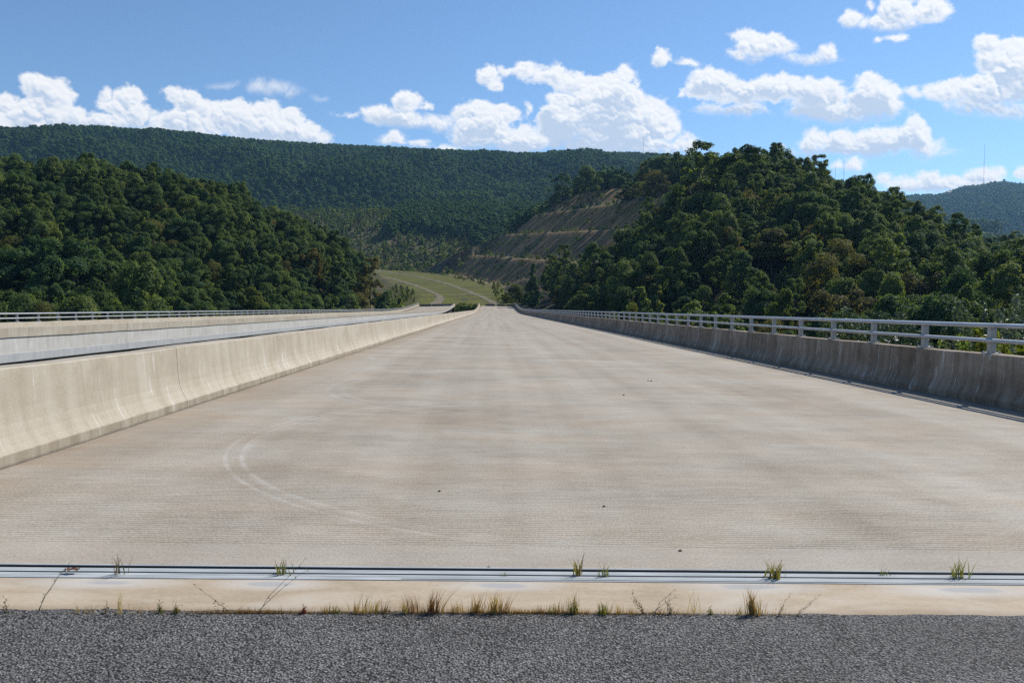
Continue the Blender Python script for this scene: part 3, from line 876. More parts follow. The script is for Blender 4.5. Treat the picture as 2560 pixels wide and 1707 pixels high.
# ------------------------------------------------------------------ trees
def leaf_cards(name, C, N, S, mat, r, asp=1.0, pointed=False):
    """N random leaf-spray faces at centres C facing roughly N, half size S"""
    n = len(C)
    N = N / (np.linalg.norm(N, axis=1, keepdims=True) + 1e-9)
    A = r.normal(size=(n, 3)); U = np.cross(N, A); U /= np.linalg.norm(U, axis=1, keepdims=True) + 1e-9
    W = np.cross(N, U)
    S = S[:, None]
    bend = N * S * r.uniform(-.35, .35, (n, 1))
    V = np.stack([C + U * S * asp + bend, C + W * S * (1.0 if not pointed else .45), C - U * S * asp + bend, C - W * S * (1.0 if not pointed else .45)], 1).reshape(-1, 3)
    F = np.arange(n * 4).reshape(n, 4)
    return mesh_np(name, V, F, mat)

def crown_cloud(r, H, Rw, z0, ncl, nlf, leaf, shape='round', gap=0.0, rc=(.17, .34)):
    C = []; N = []; S = []; cl = []; ph = r.random(2) * 6.28
    for k in range(ncl):
        u = r.random() if shape != 'cone' else r.random() ** 1.3
        if shape == 'round': env = max(.05, math.sin(math.pi * min(1, .10 + .86 * u ** .85))) ** .6
        elif shape == 'dome': env = math.sqrt(max(.02, 1 - (u * .98) ** 2.2))
        elif shape == 'cone': env = (1 - u) ** .75 * (.9 if u > .08 else .6) + .06
        else: env = .55 + .45 * math.sin(math.pi * u)
        a = r.random() * 2 * math.pi; q = (.30 + .70 * math.sqrt(r.random())) * env * (1.0 if r.random() > .22 else r.uniform(1.05, 1.35))
        lob = 1 + .22 * math.sin(2 * a + 1.7) + .14 * math.sin(3 * a + .4)
        rad = Rw * r.uniform(*rc) * (1 if shape != 'cone' else (1.15 - .75 * u))
        zz = z0 + (H - z0 - rad * .5) * u + rad * .1 + (H - z0) * (.09 * math.sin(2 * a + ph[0]) + .07 * math.sin(3 * a + ph[1])) * u
        c = np.array([math.cos(a) * Rw * q * lob * .82, math.sin(a) * Rw * q * lob * .82, zz])
        cl.append((c, rad))
    for c, rad in cl:
        n = int(nlf * (rad / (Rw * .32)) ** 1.6) + 8
        d = r.normal(size=(n, 3)); d[:, 2] += .35; d /= np.linalg.norm(d, axis=1, keepdims=True)
        rr = rad * (.55 + .5 * r.random(n) ** .6)
        lump = 1 + .42 * np.sin(d[:, 0] * 5 + c[0]) * np.sin(d[:, 1] * 5 + c[1]) * np.sin(d[:, 2] * 4 + c[2])
        an = np.array([r.uniform(.75, 1.3), r.uniform(.75, 1.3), r.uniform(.5, .95)])
        p = c + d * (rr * lump)[:, None] * an
        C.append(p); N.append(d + .45 * (c - np.array([0, 0, z0 + (H - z0) * .35])) / Rw + r.normal(size=(n, 3)) * .46 + np.array([0, 0, .22])); S.append(leaf * r.uniform(.6, 1.25, n))
    return np.concatenate(C), np.concatenate(N), np.concatenate(S), cl

def trunk_mesh(r, H, rad, cl, name='trunk'):
    b = MB()
    top = H * .72; pts = [(r.normal() * .02 * z, r.normal() * .02 * z, z) for z in np.linspace(-1.5, top, 6)]
    b.tube(pts, list(np.linspace(rad, rad * .25, 6)), 7)
    for c, rr in sorted(cl, key=lambda q: -q[1])[:9]:
        k = min(.9, max(.3, c[2] / H - .22)); z = top * k; i = min(4, int((z + 1.5) / (top + 1.5) * 5))
        p0 = np.array(pts[i]); mid = (p0 + c) / 2 + np.array([0, 0, -.3])
        b.tube([p0, mid, c], [rad * .45, rad * .28, rad * .08], 5)
    return b.mesh(name, MAT['bark'], True)

PROTO = {}
def proto(key, mat, H, Rw, z0, ncl, nlf, leaf, shape='round', rc=(.17, .34), trad=.22, seed=0):
    r = np.random.default_rng(100 + seed)
    C, N, S, cl = crown_cloud(r, H, Rw, z0, ncl, nlf, leaf, shape, rc=rc)
    PROTO[key] = dict(crown=leaf_cards('crown', C, N, S, MAT[mat], r), trunk=trunk_mesh(r, H, trad, cl), H=H, R=Rw, obj=None)
# broad trees (several forms), tall ragged ones, cones, feathery olive ones, round bushes
proto('oak_a', 'leaf', 16, 5.4, 4.5, 44, 480, .20, 'round', seed=1)
proto('oak_b', 'leaf', 17.5, 5.0, 5.0, 30, 520, .20, 'round', (.15, .33), seed=2)
proto('oak_c', 'leaf_blue', 15, 5.8, 3.5, 46, 470, .20, 'dome', seed=3)
proto('oak_d', 'leaf', 18, 4.6, 5.0, 42, 420, .19, 'round', (.14, .32), seed=4)
proto('oak_e', 'leaf_blue', 14, 4.8, 3.0, 40, 440, .20, 'round', seed=5)
proto('tall_a', 'leaf', 21, 4.3, 6.0, 38, 330, .19, 'column', (.13, .30), .28, seed=6)
proto('tall_b', 'leaf_blue', 20, 3.8, 5.5, 32, 320, .19, 'column', (.14, .30), .26, seed=7)
proto('cone_a', 'leaf_blue', 13, 3.0, 1.2, 34, 260, .18, 'cone', (.26, .42), .16, seed=8)
proto('cone_b', 'leaf', 12, 2.6, 1.0, 30, 240, .17, 'cone', (.26, .44), .15, seed=9)
proto('olive_a', 'leaf_olive', 12.5, 4.6, 3.0, 28, 420, .15, 'dome', (.24, .40), .18, seed=10)
proto('olive_b', 'leaf_brown', 12.0, 4.2, 2.5, 26, 420, .15, 'dome', (.24, .40), .18, seed=11)
proto('bush_a', 'leaf_yellow', 5.2, 2.7, .3, 24, 220, .13, 'dome', (.26, .42), .10, seed=12)
proto('bush_b', 'leaf', 4.6, 2.4, .3, 22, 210, .13, 'dome', (.26, .42), .10, seed=13)
# small-picture trees for the middle distance and the far woods
proto('mid_a', 'leaf_young', 9, 3.0, .8, 12, 44, .42, 'round', (.30, .46), .14, seed=14)
proto('mid_b', 'leaf_young', 10, 2.2, .6, 12, 40, .40, 'cone', (.34, .5), .14, seed=15)
proto('mid_c', 'leaf_young', 7, 2.6, .5, 11, 44, .40, 'dome', (.30, .46), .12, seed=16)
proto('mid_d', 'leaf_far', 15, 4.6, 3.0, 16, 50, .60, 'round', (.28, .42), .2, seed=17)
proto('mid_e', 'leaf_brown', 5, 2.4, .3, 10, 40, .38, 'dome', (.30, .46), .1, seed=18)
proto('far_a', 'leaf_far', 15, 5.6, 2.0, 11, 24, 1.05, 'dome', (.30, .46), .2, seed=19)
proto('far_b', 'leaf_far', 16, 5.0, 2.0, 11, 24, 1.0, 'round', (.30, .46), .2, seed=20)
proto('far_c', 'leaf_far', 14, 6.2, 2.0, 12, 24, 1.1, 'dome', (.28, .44), .2, seed=21)

KIND = {'oak': ('broadleaf_tree', 'tree'), 'tall': ('tall_tree', 'tree'), 'cone': ('young_poplar_tree', 'tree'), 'olive': ('locust_tree', 'tree'),
        'bush': ('bush', 'bush'), 'mid': ('young_tree', 'tree'), 'far': ('broadleaf_tree', 'tree')}
def plant(key, x, y, s=1.0, rz=None, z=None, label=None, group=None, mat=None, sz=None, name=None):
    P = PROTO[key]; nm, cat = KIND[key.split('_')[0]]
    if z is None: z = float(ground_z(np.array([x]), np.array([y]))[0])
    if rz is None: rz = random.random() * 6.283
    if P['obj'] is None:
        t = empty(name or nm); c = link('crown', P['crown'], t); k = link('trunk', P['trunk'], t); P['obj'] = (t, c, k)
    else:
        t0, c0, k0 = P['obj']
        t = t0.copy(); COL.objects.link(t); t.name = name or nm
        c = c0.copy(); COL.objects.link(c); c.parent = t
        k = k0.copy(); COL.objects.link(k); k.parent = t
        for q in ('group', 'label'):
            if q in t: del t[q]
        c.material_slots[0].link = 'DATA'
    t.location = (x, y, z); t.rotation_euler = (0, 0, rz); t.scale = (s, s, sz or s)
    tag(t, label, cat, group)
    if mat:
        c.material_slots[0].link = 'OBJECT'; c.material_slots[0].material = MAT[mat]
    return t

# ---- special trees one can point to
def top_at(px, py, y, key, width_px=None, sz=None, **kw):
    """tree whose top shows at photograph pixel (px,py) when it stands at distance y"""
    p = at(px, py, y); g = float(ground_z(p[:1], p[1:2])[0]); H = max(p[2] - g, 2.0)
    P = PROTO[key]; szv = H / P['H']
    if not .5 < szv < 1.5: print('SPECIAL', px, py, y, key, 'H', round(H, 1), 'ratio', round(szv, 2), 'ground', round(g, 1))
    s = (width_px / 2 / F_PX * y / P['R']) if width_px else szv
    return plant(key, p[0], y, s, sz=szv, **kw)

SPECIAL = [
 (1745, 352, 268, 'tall_a', 110, 'tall ragged tree standing highest on the right hill, against the sky', None),
 (1862, 358, 272, 'oak_b', 170, 'big dense tree on the right hill crest, just beside the tallest ragged one', None),
 (1385, 440, 600, 'tall_b', 44, 'thin lone tree on the cut crest, leftmost against the far ridge', None),
 (1412, 432, 600, 'tall_a', 48, 'thin lone tree on the cut crest, second from its left end', None),
 (1470, 418, 560, 'oak_a', 66, 'broad dense tree on the crest above the terraced cut slope', None),
 (1520, 432, 575, 'oak_b', 60, 'darker broad tree behind the crest of the terraced cut slope', None),
 (1545, 440, 540, 'oak_e', 50, 'smaller rounded tree at the right end of the cut crest clump', None),
 (1640, 430, 430, 'olive_a', 70, 'olive tree where the cut crest climbs to the wooded hill', None),
 (1600, 456, 445, 'olive_a', 60, 'yellowish bush at the upper right edge of the cut slope', 'leaf_yellow'),
 (1570, 474, 470, 'oak_e', 55, 'green bush overhanging the upper edge of the cut slope', None),
 (1465, 745, 222, 'oak_e', 68, 'round yellow-green tree just above the right railing', 'leaf_yellow'),
 (1600, 695, 195, 'cone_a', 84, 'grey-green conical tree above the right railing, left of the bright poplar pair', 'leaf_young'),
 (1650, 728, 185, 'cone_b', 44, 'short conical tree close against a wider grey-green one over the right railing', 'leaf_young'),
 (1580, 765, 175, 'olive_a', 50, 'small olive-yellow tree in front of the grey-green conical one', 'leaf_yellow'),
 (1735, 665, 195, 'cone_a', 90, 'tall dark slender poplar behind the right railing', None),
 (1822, 680, 185, 'cone_b', 60, 'brighter narrow poplar, the taller of the close pair over the railing', 'leaf_young'),
 (1812, 718, 178, 'cone_a', 76, 'brighter narrow poplar, the shorter of the close pair over the railing', 'leaf_young'),
 (1872, 748, 160, 'cone_b', 40, 'small yellowish sapling right of the close poplar pair', 'leaf_olive'),
 (1955, 738, 145, 'oak_e', 92, 'rounded light green tree standing alone over the right railing', 'leaf_yellow'),
 (2110, 705, 140, 'olive_b', 160, 'wide brownish feathery tree over the middle of the right railing', None),
 (2060, 640, 168, 'olive_a', 120, 'olive feathery tree behind the wide brownish one', None),
 (2230, 690, 140, 'oak_a', 110, 'green tree with a yellow-tinted top between two brownish trees', None),
 (2300, 665, 150, 'olive_b', 130, 'brownish feathery tree left of the big dark tree by the right edge', None),
 (2400, 672, 128, 'oak_c', 160, 'big dark round tree near the right edge of the view', None),
 (1930, 575, 205, 'oak_a', 130, 'bright yellow-tinted broad tree in the middle of the right hill', 'leaf_olive'),
 (1288, 712, 330, 'olive_a', 50, 'light green sapling clump right of the graded road bed', 'leaf_yellow'),
 (1272, 735, 326, 'bush_a', 34, 'small yellow-green bush at the foot of the light sapling clump', None),
 (1330, 640, 300, 'cone_a', 56, 'slim tree at the left end of the right hill, above the railing end', None),
 (1118, 668, 625, 'mid_a', 22, 'single dark round shrub-like tree at the far corner of the graded bed', None),
 (775, 612, 285, 'oak_b', 70, 'orange-tinted tree on the right part of the left hill', 'leaf_orange'),
 (925, 640, 296, 'tall_a', 66, 'tall yellow-tinted tree at the right end of the left hill', 'leaf_olive'),
 (860, 660, 280, 'tall_b', 56, 'tall narrow dark tree left of the yellow-tinted one at the hill end', None),
 (812, 680, 275, 'cone_b', 44, 'light green slender tree at the foot of the left hill', 'leaf_yellow'),
 (632, 728, 225, 'oak_e', 78, 'yellow-green tree in front of the left hill, above the railing', 'leaf_yellow'),
 (60, 620, 190, 'oak_c', 190, 'blackish green wide tree at the left edge of the left hill', None),
 (190, 600, 195, 'oak_c', 190, 'blackish green broad tree right of the one at the left edge', None),
 (120, 660, 180, 'oak_e', 120, 'mid green leafy tree at the foot of the left hill near the left edge', None),
 (350, 665, 175, 'oak_a', 150, 'large rounded mid green tree at the foot of the left hill', None),
 (225, 680, 165, 'oak_b', 110, 'lighter green tree between two darker ones at the left hill foot', 'leaf'),
 (110, 765, 150, 'olive_a', 110, 'low pale green feathery tree just over the left railing', None),
 (905, 688, 315, 'olive_a', 46, 'olive tree at the very end of the left hill, over the grassy bank', None),
 (938, 712, 306, 'cone_b', 30, 'slim light green sapling on the grassy bank left of the dirt track', 'leaf_young'),
 (1000, 742, 300, 'mid_c', 24, 'small olive shrub on the grassy bank near the left bridge end', None),
 (960, 735, 285, 'oak_e', 50, 'dark bush at the left foot of the graded bank', None),
]
occupied = []; SHOWN = []
for px, py, y, key, w, lab, mt in SPECIAL:
    t = top_at(px, py, y, key, w, label=lab, mat=mt)
    occupied.append((t.location[0], t.location[1], PROTO[key]['R'] * t.scale[0]))
    if 110 < y < 330: SHOWN.append((px, py, y, w))

# bushes of the strip between the two bridges' far ends
for i, (px, py, w) in enumerate(((1150, 757, 26), (1163, 758, 28), (1177, 759, 26), (1190, 760, 24), (1201, 764, 18))):
    lab = ['dense green bush between the bridge ends, beside the left bridge', 'dense green bush between the bridge ends, second from the left bridge', 'dense green bush in the middle of the gap between the bridge ends',
           'dense green bush between the bridge ends, second from the near deck', 'small green bush squeezed beside the near deck parapet end'][i]
    p = at(px, py, 300 - 2 * (i % 2)); P = PROTO['bush_b']; s = w / 2 / F_PX * 300 / P['R'] * 1.25
    plant('bush_b', p[0], p[1], s, z=p[2] - P['H'] * s, sz=s, label=lab, group='bushes between the bridge ends')

# ---- candidate trees of the two hills, nearest and largest ones become individuals
def scatter(x0, x1, y0, y1, step, seed, jit=.36):
    r = np.random.default_rng(seed)
    gx, gy = np.meshgrid(np.arange(x0, x1, step), np.arange(y0, y1, step * .9))
    gx = gx + (np.arange(gx.shape[0]) % 2)[:, None] * step * .5
    gx = gx + r.uniform(-jit, jit, gx.shape) * step; gy = gy + r.uniform(-jit, jit, gy.shape) * step
    return gx.ravel(), gy.ravel()
cand = []
def add_wood(x0, x1, y0, y1, step, seed, ok, keys, wts, hill):
    gx, gy = scatter(x0, x1, y0, y1, step, seed)
    m = ok(gx, gy); gx, gy = gx[m], gy[m]; gz, d, t, fr, cut, on, fl, bk = ground_z(gx, gy, True)
    m = ~(cut | on | bk); gx, gy, gz = gx[m], gy[m], gz[m]
    r = np.random.default_rng(seed + 1)
    sp = fbm(gx / 26, gy / 26, 2, seed + 3)
    for x, y, z, q in zip(gx, gy, gz, sp):
        if any((x - a) ** 2 + (y - b) ** 2 < (.75 * c + 1.5) ** 2 for a, b, c in occupied): continue
        w = np.array(wts, float)
        if q > .56: w = w * np.array([3 if k.startswith(('olive', 'bush')) else 1 for k in keys])
        key = keys[r.choice(len(keys), p=w / w.sum())]
        s = r.uniform(.50, .98)
        (pu,), (pv_,), (pw,) = proj([(x, y, z + PROTO[key]['H'] * s)]); rp = PROTO[key]['R'] * s / pw * F_PX
        if any(y < sy - 1 and abs(pu - sx) < sw * .42 + rp * .7 and pv_ < sy_ + 55 for sx, sy_, sy, sw in SHOWN): continue
        cand.append((x, y, z, key, s, hill))
okL = lambda x, y: (x < xleft(np.maximum(y, 300)) - 9) & (x < -44) & (y > 150 + 0 * x) & (x > -.72 * y - 20) & ((y < 285) | (x < -.158 * y)) & ((y > 170) | (x < -60))
okR = lambda x, y: (x > 20 + 4 * (y < 130) - 3 * (y > 292)) & (x < .74 * y + 25) & (y < 520) & (x > 24 + np.maximum(0, 150 - y) * .3)
add_wood(-330, -40, 150, 372, 5.3, 61, okL, ['oak_a', 'oak_b', 'oak_c', 'oak_d', 'oak_e', 'tall_b', 'olive_a', 'cone_a'], [5, 5, 4, 4.5, 4, .5, 1.2, .5], 'left')
add_wood(18, 260, 110, 500, 5.3, 71, okR, ['oak_a', 'oak_b', 'oak_c', 'oak_d', 'oak_e', 'tall_a', 'olive_a', 'olive_b', 'cone_a', 'cone_b'], [4, 4, 3, 4, 3, 1.5, 1.8, 1.4, 2.6, 2.4], 'right')

# how much of each candidate shows in the picture (front-to-back)
W_, H_ = 640, 427
def visible(cands):
    q = 2560 / W_
    idb = np.full((H_, W_), -1, int)
    order = sorted(range(len(cands)), key=lambda i: -(cands[i][1] ** 2 + cands[i][0] ** 2))
    YY, XX = np.mgrid[0:H_, 0:W_]
    for i in order:
        x, y, z, key, s, hill = cands[i]; P = PROTO[key]
        (u,), (v,), (w,) = proj([(x, y, z + P['H'] * s * .62)])
        rx = P['R'] * s * .9 / w * F_PX / q; ry = P['H'] * s * .38 / w * F_PX / q; u /= q; v /= q
        x0, x1, y0, y1 = int(max(0, u - rx)), int(min(W_, u + rx + 2)), int(max(0, v - ry)), int(min(H_, v + ry + 2))
        if x0 >= x1 or y0 >= y1: continue
        mk = ((XX[y0:y1, x0:x1] - u) / rx) ** 2 + ((YY[y0:y1, x0:x1] - v) / ry) ** 2 < 1
        idb[y0:y1, x0:x1][mk] = i
    # what the decks and railings hide
    yb = np.interp(np.arange(W_) * q, [0, 700, 1060, 1300, 1700, 2560], [805, 790, 770, 770, 800, 880]) / q
    idb[YY > yb[None, :]] = -1
    return np.bincount(idb[idb >= 0], minlength=len(cands))
vis = visible(cand)
N_IND = 226
order = np.argsort(-vis)
pick = set(int(i) for i in order[:N_IND] if vis[i] > 3)
WORDS = {'oak_a': 'rounded dark green broadleaf tree', 'oak_b': 'tall-crowned green broadleaf tree', 'oak_c': 'wide bluish green broadleaf tree', 'oak_d': 'narrow-crowned green broadleaf tree',
         'oak_e': 'compact bluish green broadleaf tree', 'tall_a': 'tall ragged green tree', 'tall_b': 'tall thin bluish green tree', 'cone_a': 'conical bluish green poplar', 'cone_b': 'slim conical green poplar',
         'olive_a': 'olive feathery tree', 'olive_b': 'brownish feathery tree'}
rest = []
for i, (x, y, z, key, s, hill) in enumerate(cand):
    if i in pick:
        (u,), (v,), (w,) = proj([(x, y, z + PROTO[key]['H'] * s)])
        if hill == 'left':
            zone = 'on the skyline of the left hill' if y > 285 and x < -90 else ('at the left hill foot, behind the far railing' if v > 640 else 'halfway up the left wooded hill')
            if u > 720: zone = 'at the right end of the left hill'
        else:
            zone = 'on the sloping skyline of the right hill' if (x > .30 * y and v < 420 + max(0, u - 1900) * .36) else ('at the right hill foot, behind the near railing' if v > 640 else 'halfway up the right wooded hill')
            if u < 1500: zone = 'at the left end of the right hill, below the cut'
        lab = WORDS[key] + ' ' + zone
        lab = ' '.join(lab.split()[:16])
        plant(key, x, y, s, z=z, sz=s * (1.12 if hill == 'right' else 1.06), label=lab, group=WORDS[key] + 's ' + zone)
    else:
        rest.append((x, y, z, key, s, random.random() * 6.283))
print('CAND', len(cand), 'picked', len(pick), 'rest', len(rest))

# ---- stuff: the rest of the woods as instances of the same trees
def gn_scatter(name, pts, keys, label, cat, group=None, zs=1.0):
    """pts rows: x,y,z,scale,rot,keyindex -> one object instancing tree crowns on points"""
    pts = np.array(pts, float)
    me = bpy.data.meshes.new(name); me.vertices.add(len(pts))
    me.vertices.foreach_set('co', pts[:, :3].astype(np.float32).ravel())
    fattr(me, 'sc', pts[:, 3]); fattr(me, 'rz', pts[:, 4]); fattr(me, 'kd', pts[:, 5])
    o = link(name, me)
    ng = bpy.data.node_groups.new(name, 'GeometryNodeTree')
    ng.interface.new_socket('Geometry', in_out='INPUT', socket_type='NodeSocketGeometry')
    ng.interface.new_socket('Geometry', in_out='OUTPUT', socket_type='NodeSocketGeometry')
    N = ng.nodes; L = ng.links
    gi = N.new('NodeGroupInput'); go = N.new('NodeGroupOutput'); jn = N.new('GeometryNodeJoinGeometry')
    def na(n):
        a = N.new('GeometryNodeInputNamedAttribute'); a.data_type = 'FLOAT'; a.inputs['Name'].default_value = n; return a.outputs[0]
    sc_, rz_, kd_ = na('sc'), na('rz'), na('kd')
    cx = N.new('ShaderNodeCombineXYZ'); L.new(rz_, cx.inputs[2])
    up = N.new('ShaderNodeMath'); up.operation = 'MULTIPLY'; L.new(sc_, up.inputs[0]); up.inputs[1].default_value = zs
    cs = N.new('ShaderNodeCombineXYZ'); L.new(sc_, cs.inputs[0]); L.new(sc_, cs.inputs[1]); L.new(up.outputs[0], cs.inputs[2])
    for i, k in enumerate(keys):
        cmp_ = N.new('FunctionNodeCompare'); cmp_.data_type = 'FLOAT'; cmp_.operation = 'EQUAL'
        L.new(kd_, cmp_.inputs[0]); cmp_.inputs[1].default_value = float(i); cmp_.inputs['Epsilon'].default_value = .1
        ob = N.new('GeometryNodeObjectInfo'); ob.transform_space = 'ORIGINAL'; ob.inputs['Object'].default_value = PROTO[k]['obj'][1]
        ob.inputs['As Instance'].default_value = True
        io = N.new('GeometryNodeInstanceOnPoints')
        L.new(gi.outputs[0], io.inputs['Points']); L.new(cmp_.outputs[0], io.inputs['Selection']); L.new(ob.outputs['Geometry'], io.inputs['Instance'])
        L.new(cx.outputs[0], io.inputs['Rotation']); L.new(cs.outputs[0], io.inputs['Scale'])
        L.new(io.outputs[0], jn.inputs[0])
    L.new(jn.outputs[0], go.inputs[0])
    md = o.modifiers.new('scatter', 'NODES'); md.node_group = ng
    return tag(o, label, cat, group, 'stuff')

# middle-distance individuals double as the sources of the far woods
def mid_tree(px, py, y, key, s, lab, mat=None):
    p = at(px, py, y); g = float(ground_z(p[:1], p[1:2])[0])
    plant(key, p[0], y, s, z=g, label=lab, mat=mat)
mid_tree(1150, 668, 640, 'mid_a', .8, 'small rounded tree at the foot of the young woods beyond the graded bed')
mid_tree(1020, 640, 745, 'mid_b', 1.0, 'pale pointed young tree standing over the brown bank', 'leaf_yellow')
mid_tree(1062, 650, 720, 'mid_c', .9, 'olive young tree at the edge of the far graded bed')
mid_tree(1030, 560, 900, 'mid_d', 1.1, 'tall dark tree topping the young woods before the far ridge')
mid_tree(1090, 640, 740, 'mid_e', .9, 'low brownish shrub-like tree in the young woods')
def ridge_tree(V, frac_u, key, lab):
    i = 58; j = int(V.shape[1] * frac_u); p = V[i, j]
    plant(key, p[0], p[1], 1.0, z=p[2], label=lab)
ridge_tree(VR, .60, 'far_a', 'dome-topped tree on the far ridge skyline, left of its thin mast')
ridge_tree(VR, .45, 'far_b', 'round tree on the far ridge skyline above the left hill end')
ridge_tree(VR, .55, 'far_c', 'wide tree on the far ridge skyline above the graded road bed')

HK = ['oak_a', 'oak_b', 'oak_c', 'oak_d', 'oak_e', 'tall_a', 'tall_b', 'cone_a', 'cone_b', 'olive_a', 'olive_b']
gn_scatter('woods', [(x, y, z, s, r, HK.index(k)) for x, y, z, k, s, r in rest], HK, 'dense leafy woods filling both hillsides between the nearer trees', 'woods', zs=1.1)

# young woods and dark trees beyond the cut
r = np.random.default_rng(5)
pts = []
MK = ['mid_a', 'mid_b', 'mid_c', 'mid_d', 'mid_e']
gx, gy = scatter(-330, 330, 560, 1035, 4.4, 81, .75)
gz, d, t, fr, cut, on, fl, bk = ground_z(gx, gy, True)
nn = fbm(gx / 40, gy / 40, 3, 91)
for x, y, z, c, o_, f_, b_, n in zip(gx, gy, gz, cut, on, fl, bk, nn):
    if c or o_ or b_: continue
    dd, tt = cut_dt(np.array(x), np.array(y))
    if dd > 0 and tt < 212 and y < 690: # natural ground above and behind the cut
        if r.random() < .5: continue
    elif y < 660 and x > -160 + (y - 560) * -.5: continue
    dark = (y > 850 + 60 * n and x > -112) or (x > 20 and y > 720) or x < -330 or (dd > 60)
    if dark: k = r.choice([3, 3, 3, 0, 1]); s = r.uniform(.7, 1.1)
    else:
        if r.random() < .12 + .8 * max(0, n - .50): continue
        k = r.choice([0, 0, 1, 1, 2, 2, 4]); s = r.uniform(.25, .72) + .45 * (r.random() < .12) + .3 * max(0, n - .45)
    pts.append((x, y, z - .2, s, r.random() * 6.283, k))
gn_scatter('young_woods', pts, MK, 'mixed young woods and thickets on the hillside beyond the graded bed', 'woods')

# far ridge and far mountain: each reads as one mass
FK = ['far_a', 'far_b', 'far_c']
def cover(V, spacing, seed, smin, smax):
    r = np.random.default_rng(seed); a, b, _ = V.shape; out = []
    for i in range(a - 1):
        for j in range(b - 1):
            p00, p01, p10, p11 = V[i, j], V[i, j + 1], V[i + 1, j], V[i + 1, j + 1]
            area = np.linalg.norm(np.cross(p01 - p00, p10 - p00)[:3])
            n = area / spacing ** 2; n = int(n) + (r.random() < n - int(n))
            for _ in range(n):
                u, v = r.random(), r.random()
                p = p00 * (1 - u) * (1 - v) + p01 * u * (1 - v) + p10 * (1 - u) * v + p11 * u * v
                out.append((p[0], p[1], p[2] - 2.5, r.uniform(smin, smax), r.random() * 6.283, r.integers(0, 3)))
    return out
pr = cover(VR[:63], 7.6, 15, .48, 1.0)
gn_scatter('forest', pr, FK, 'unbroken forest covering the long far ridge', 'forest')
pm = cover(VM[:63], 11.0, 16, .75, 1.2)
gn_scatter('forest', pm, FK, 'hazy blue forest covering the distant mountain at the right edge', 'forest')
print('STUFF', len(rest), len(pts), len(pr), len(pm))

# shrubs on the cut benches and scrub on the graded bed (ground cover)
pts = []
gx, gy = scatter(-110, 120, 312, 700, 3.0, 87)
gz, d, t, fr, cut, on, fl, bk = ground_z(gx, gy, True)
for x, y, z, dd, f, c, o_, fi in zip(gx, gy, gz, d, fr, cut, on, fl):
    pr_ = 0
    if c: pr_ = .34 if f < 8 else .03 + .16 * smooth(.50, .62, float(fbm(np.array([x / 14]), np.array([y / 14]), 2, 55)[0]))
    elif fi: pr_ = .30
    elif o_:
        if x > xtoe(y) - 7: pr_ = .25
    if r.random() < pr_:
        pts.append((x, y, z - .15, r.uniform(.12, .5) ** 1.2, r.random() * 6.283, r.choice([0, 2, 2, 4, 1])))
gn_scatter('shrubbery', pts, MK, 'scattered low shrubs on the terraces and banks of the cut', 'shrubs')

# ---- silvery poplar shrubs close behind the right parapet
def silver_shrub(x, y, ztop, h, w, nst, label, seed, mat='leaf_silver'):
    r = np.random.default_rng(seed)
    root = empty('poplar_shrub', (x, y, ztop - h)); tag(root, label, 'shrub', 'silvery shrubs behind the right parapet' if mat == 'leaf_silver' else 'green shrubs behind the right parapet')
    C = []; N = []; S = []; b = MB()
    for k in range(nst):
        a = r.random() * 6.283; q = math.sqrt(r.random()) * w; hh = h * r.uniform(.62, 1.0) if k else h
        bx, by = math.cos(a) * q, math.sin(a) * q; lean = r.normal(size=2) * .04 * hh
        b.tube([(bx * .5, by * .5, 0), (bx * .8, by * .8, hh * .5), (bx + lean[0], by + lean[1], hh)], [.03, .02, .005], 5)
        n = int(75 * hh)
        u = r.random(n) ** .8; rad = (.06 + .34 * (1 - u) ** .7) * r.uniform(.2, 1, n); th = r.random(n) * 6.283
        C.append(np.c_[bx * (.5 + .5 * u) + lean[0] * u + np.cos(th) * rad, by * (.5 + .5 * u) + lean[1] * u + np.sin(th) * rad, hh * (.12 + .9 * u)])
        N.append(np.c_[np.cos(th), np.sin(th), np.full(n, .7)] + r.normal(size=(n, 3)) * .7); S.append(r.uniform(.035, .075, n))
    link('foliage', leaf_cards('foliage', np.concatenate(C), np.concatenate(N), np.concatenate(S), MAT[mat], r, 1.25, True), root)
    b.build('stem', MAT['bark'], root)
    return root
sh = [(2105, 800, 27, 5, 1.3, 26, 'silvery shrub behind the railing, leftmost of the silvery ones'), (2180, 775, 24, 5, 1.2, 26, 'silvery shrub with tall spikes behind the railing'),
      (2215, 790, 26, 5, 1.0, 22, 'second spiky silvery shrub behind the railing, close to the tallest'), (2290, 785, 22, 5, 1.1, 24, 'silvery shrub with one single tall spike'),
      (2360, 850, 19, 4, .9, 20, 'low silvery shrub under the lower rail'), (2430, 828, 18, 4, 1.0, 24, 'silvery shrub filling the panel left of the nearest post'),
      (2500, 735, 24, 6, 1.2, 28, 'tall silvery shrub by the right edge'), (2545, 745, 22, 6, 1.2, 28, 'silvery shrub cut off by the right edge')]
for i, (px, py, y, h, w, n, lab) in enumerate(sh):
    p = at(px, py, y); silver_shrub(p[0], p[1], p[2], h, w, n, lab, 300 + i)
for i, (px, py, y, h, w, n, lab) in enumerate([(2520, 770, 17, 5, .9, 20, 'bright green leafy shrub by the nearest railing post'), (2470, 850, 17, 4, .9, 24, 'low green shrub against the parapet top by the right edge'),
                                               (2550, 870, 16, 4, .8, 20, 'green shrub at the lower right behind the nearest rail'), (2140, 845, 24, 4, .9, 22, 'low dark green shrub behind the middle posts')]):
    p = at(px, py, y); silver_shrub(p[0], p[1], p[2], h, w, n, lab, 330 + i, 'leaf_yellow' if i in (0, 2) else 'leaf')
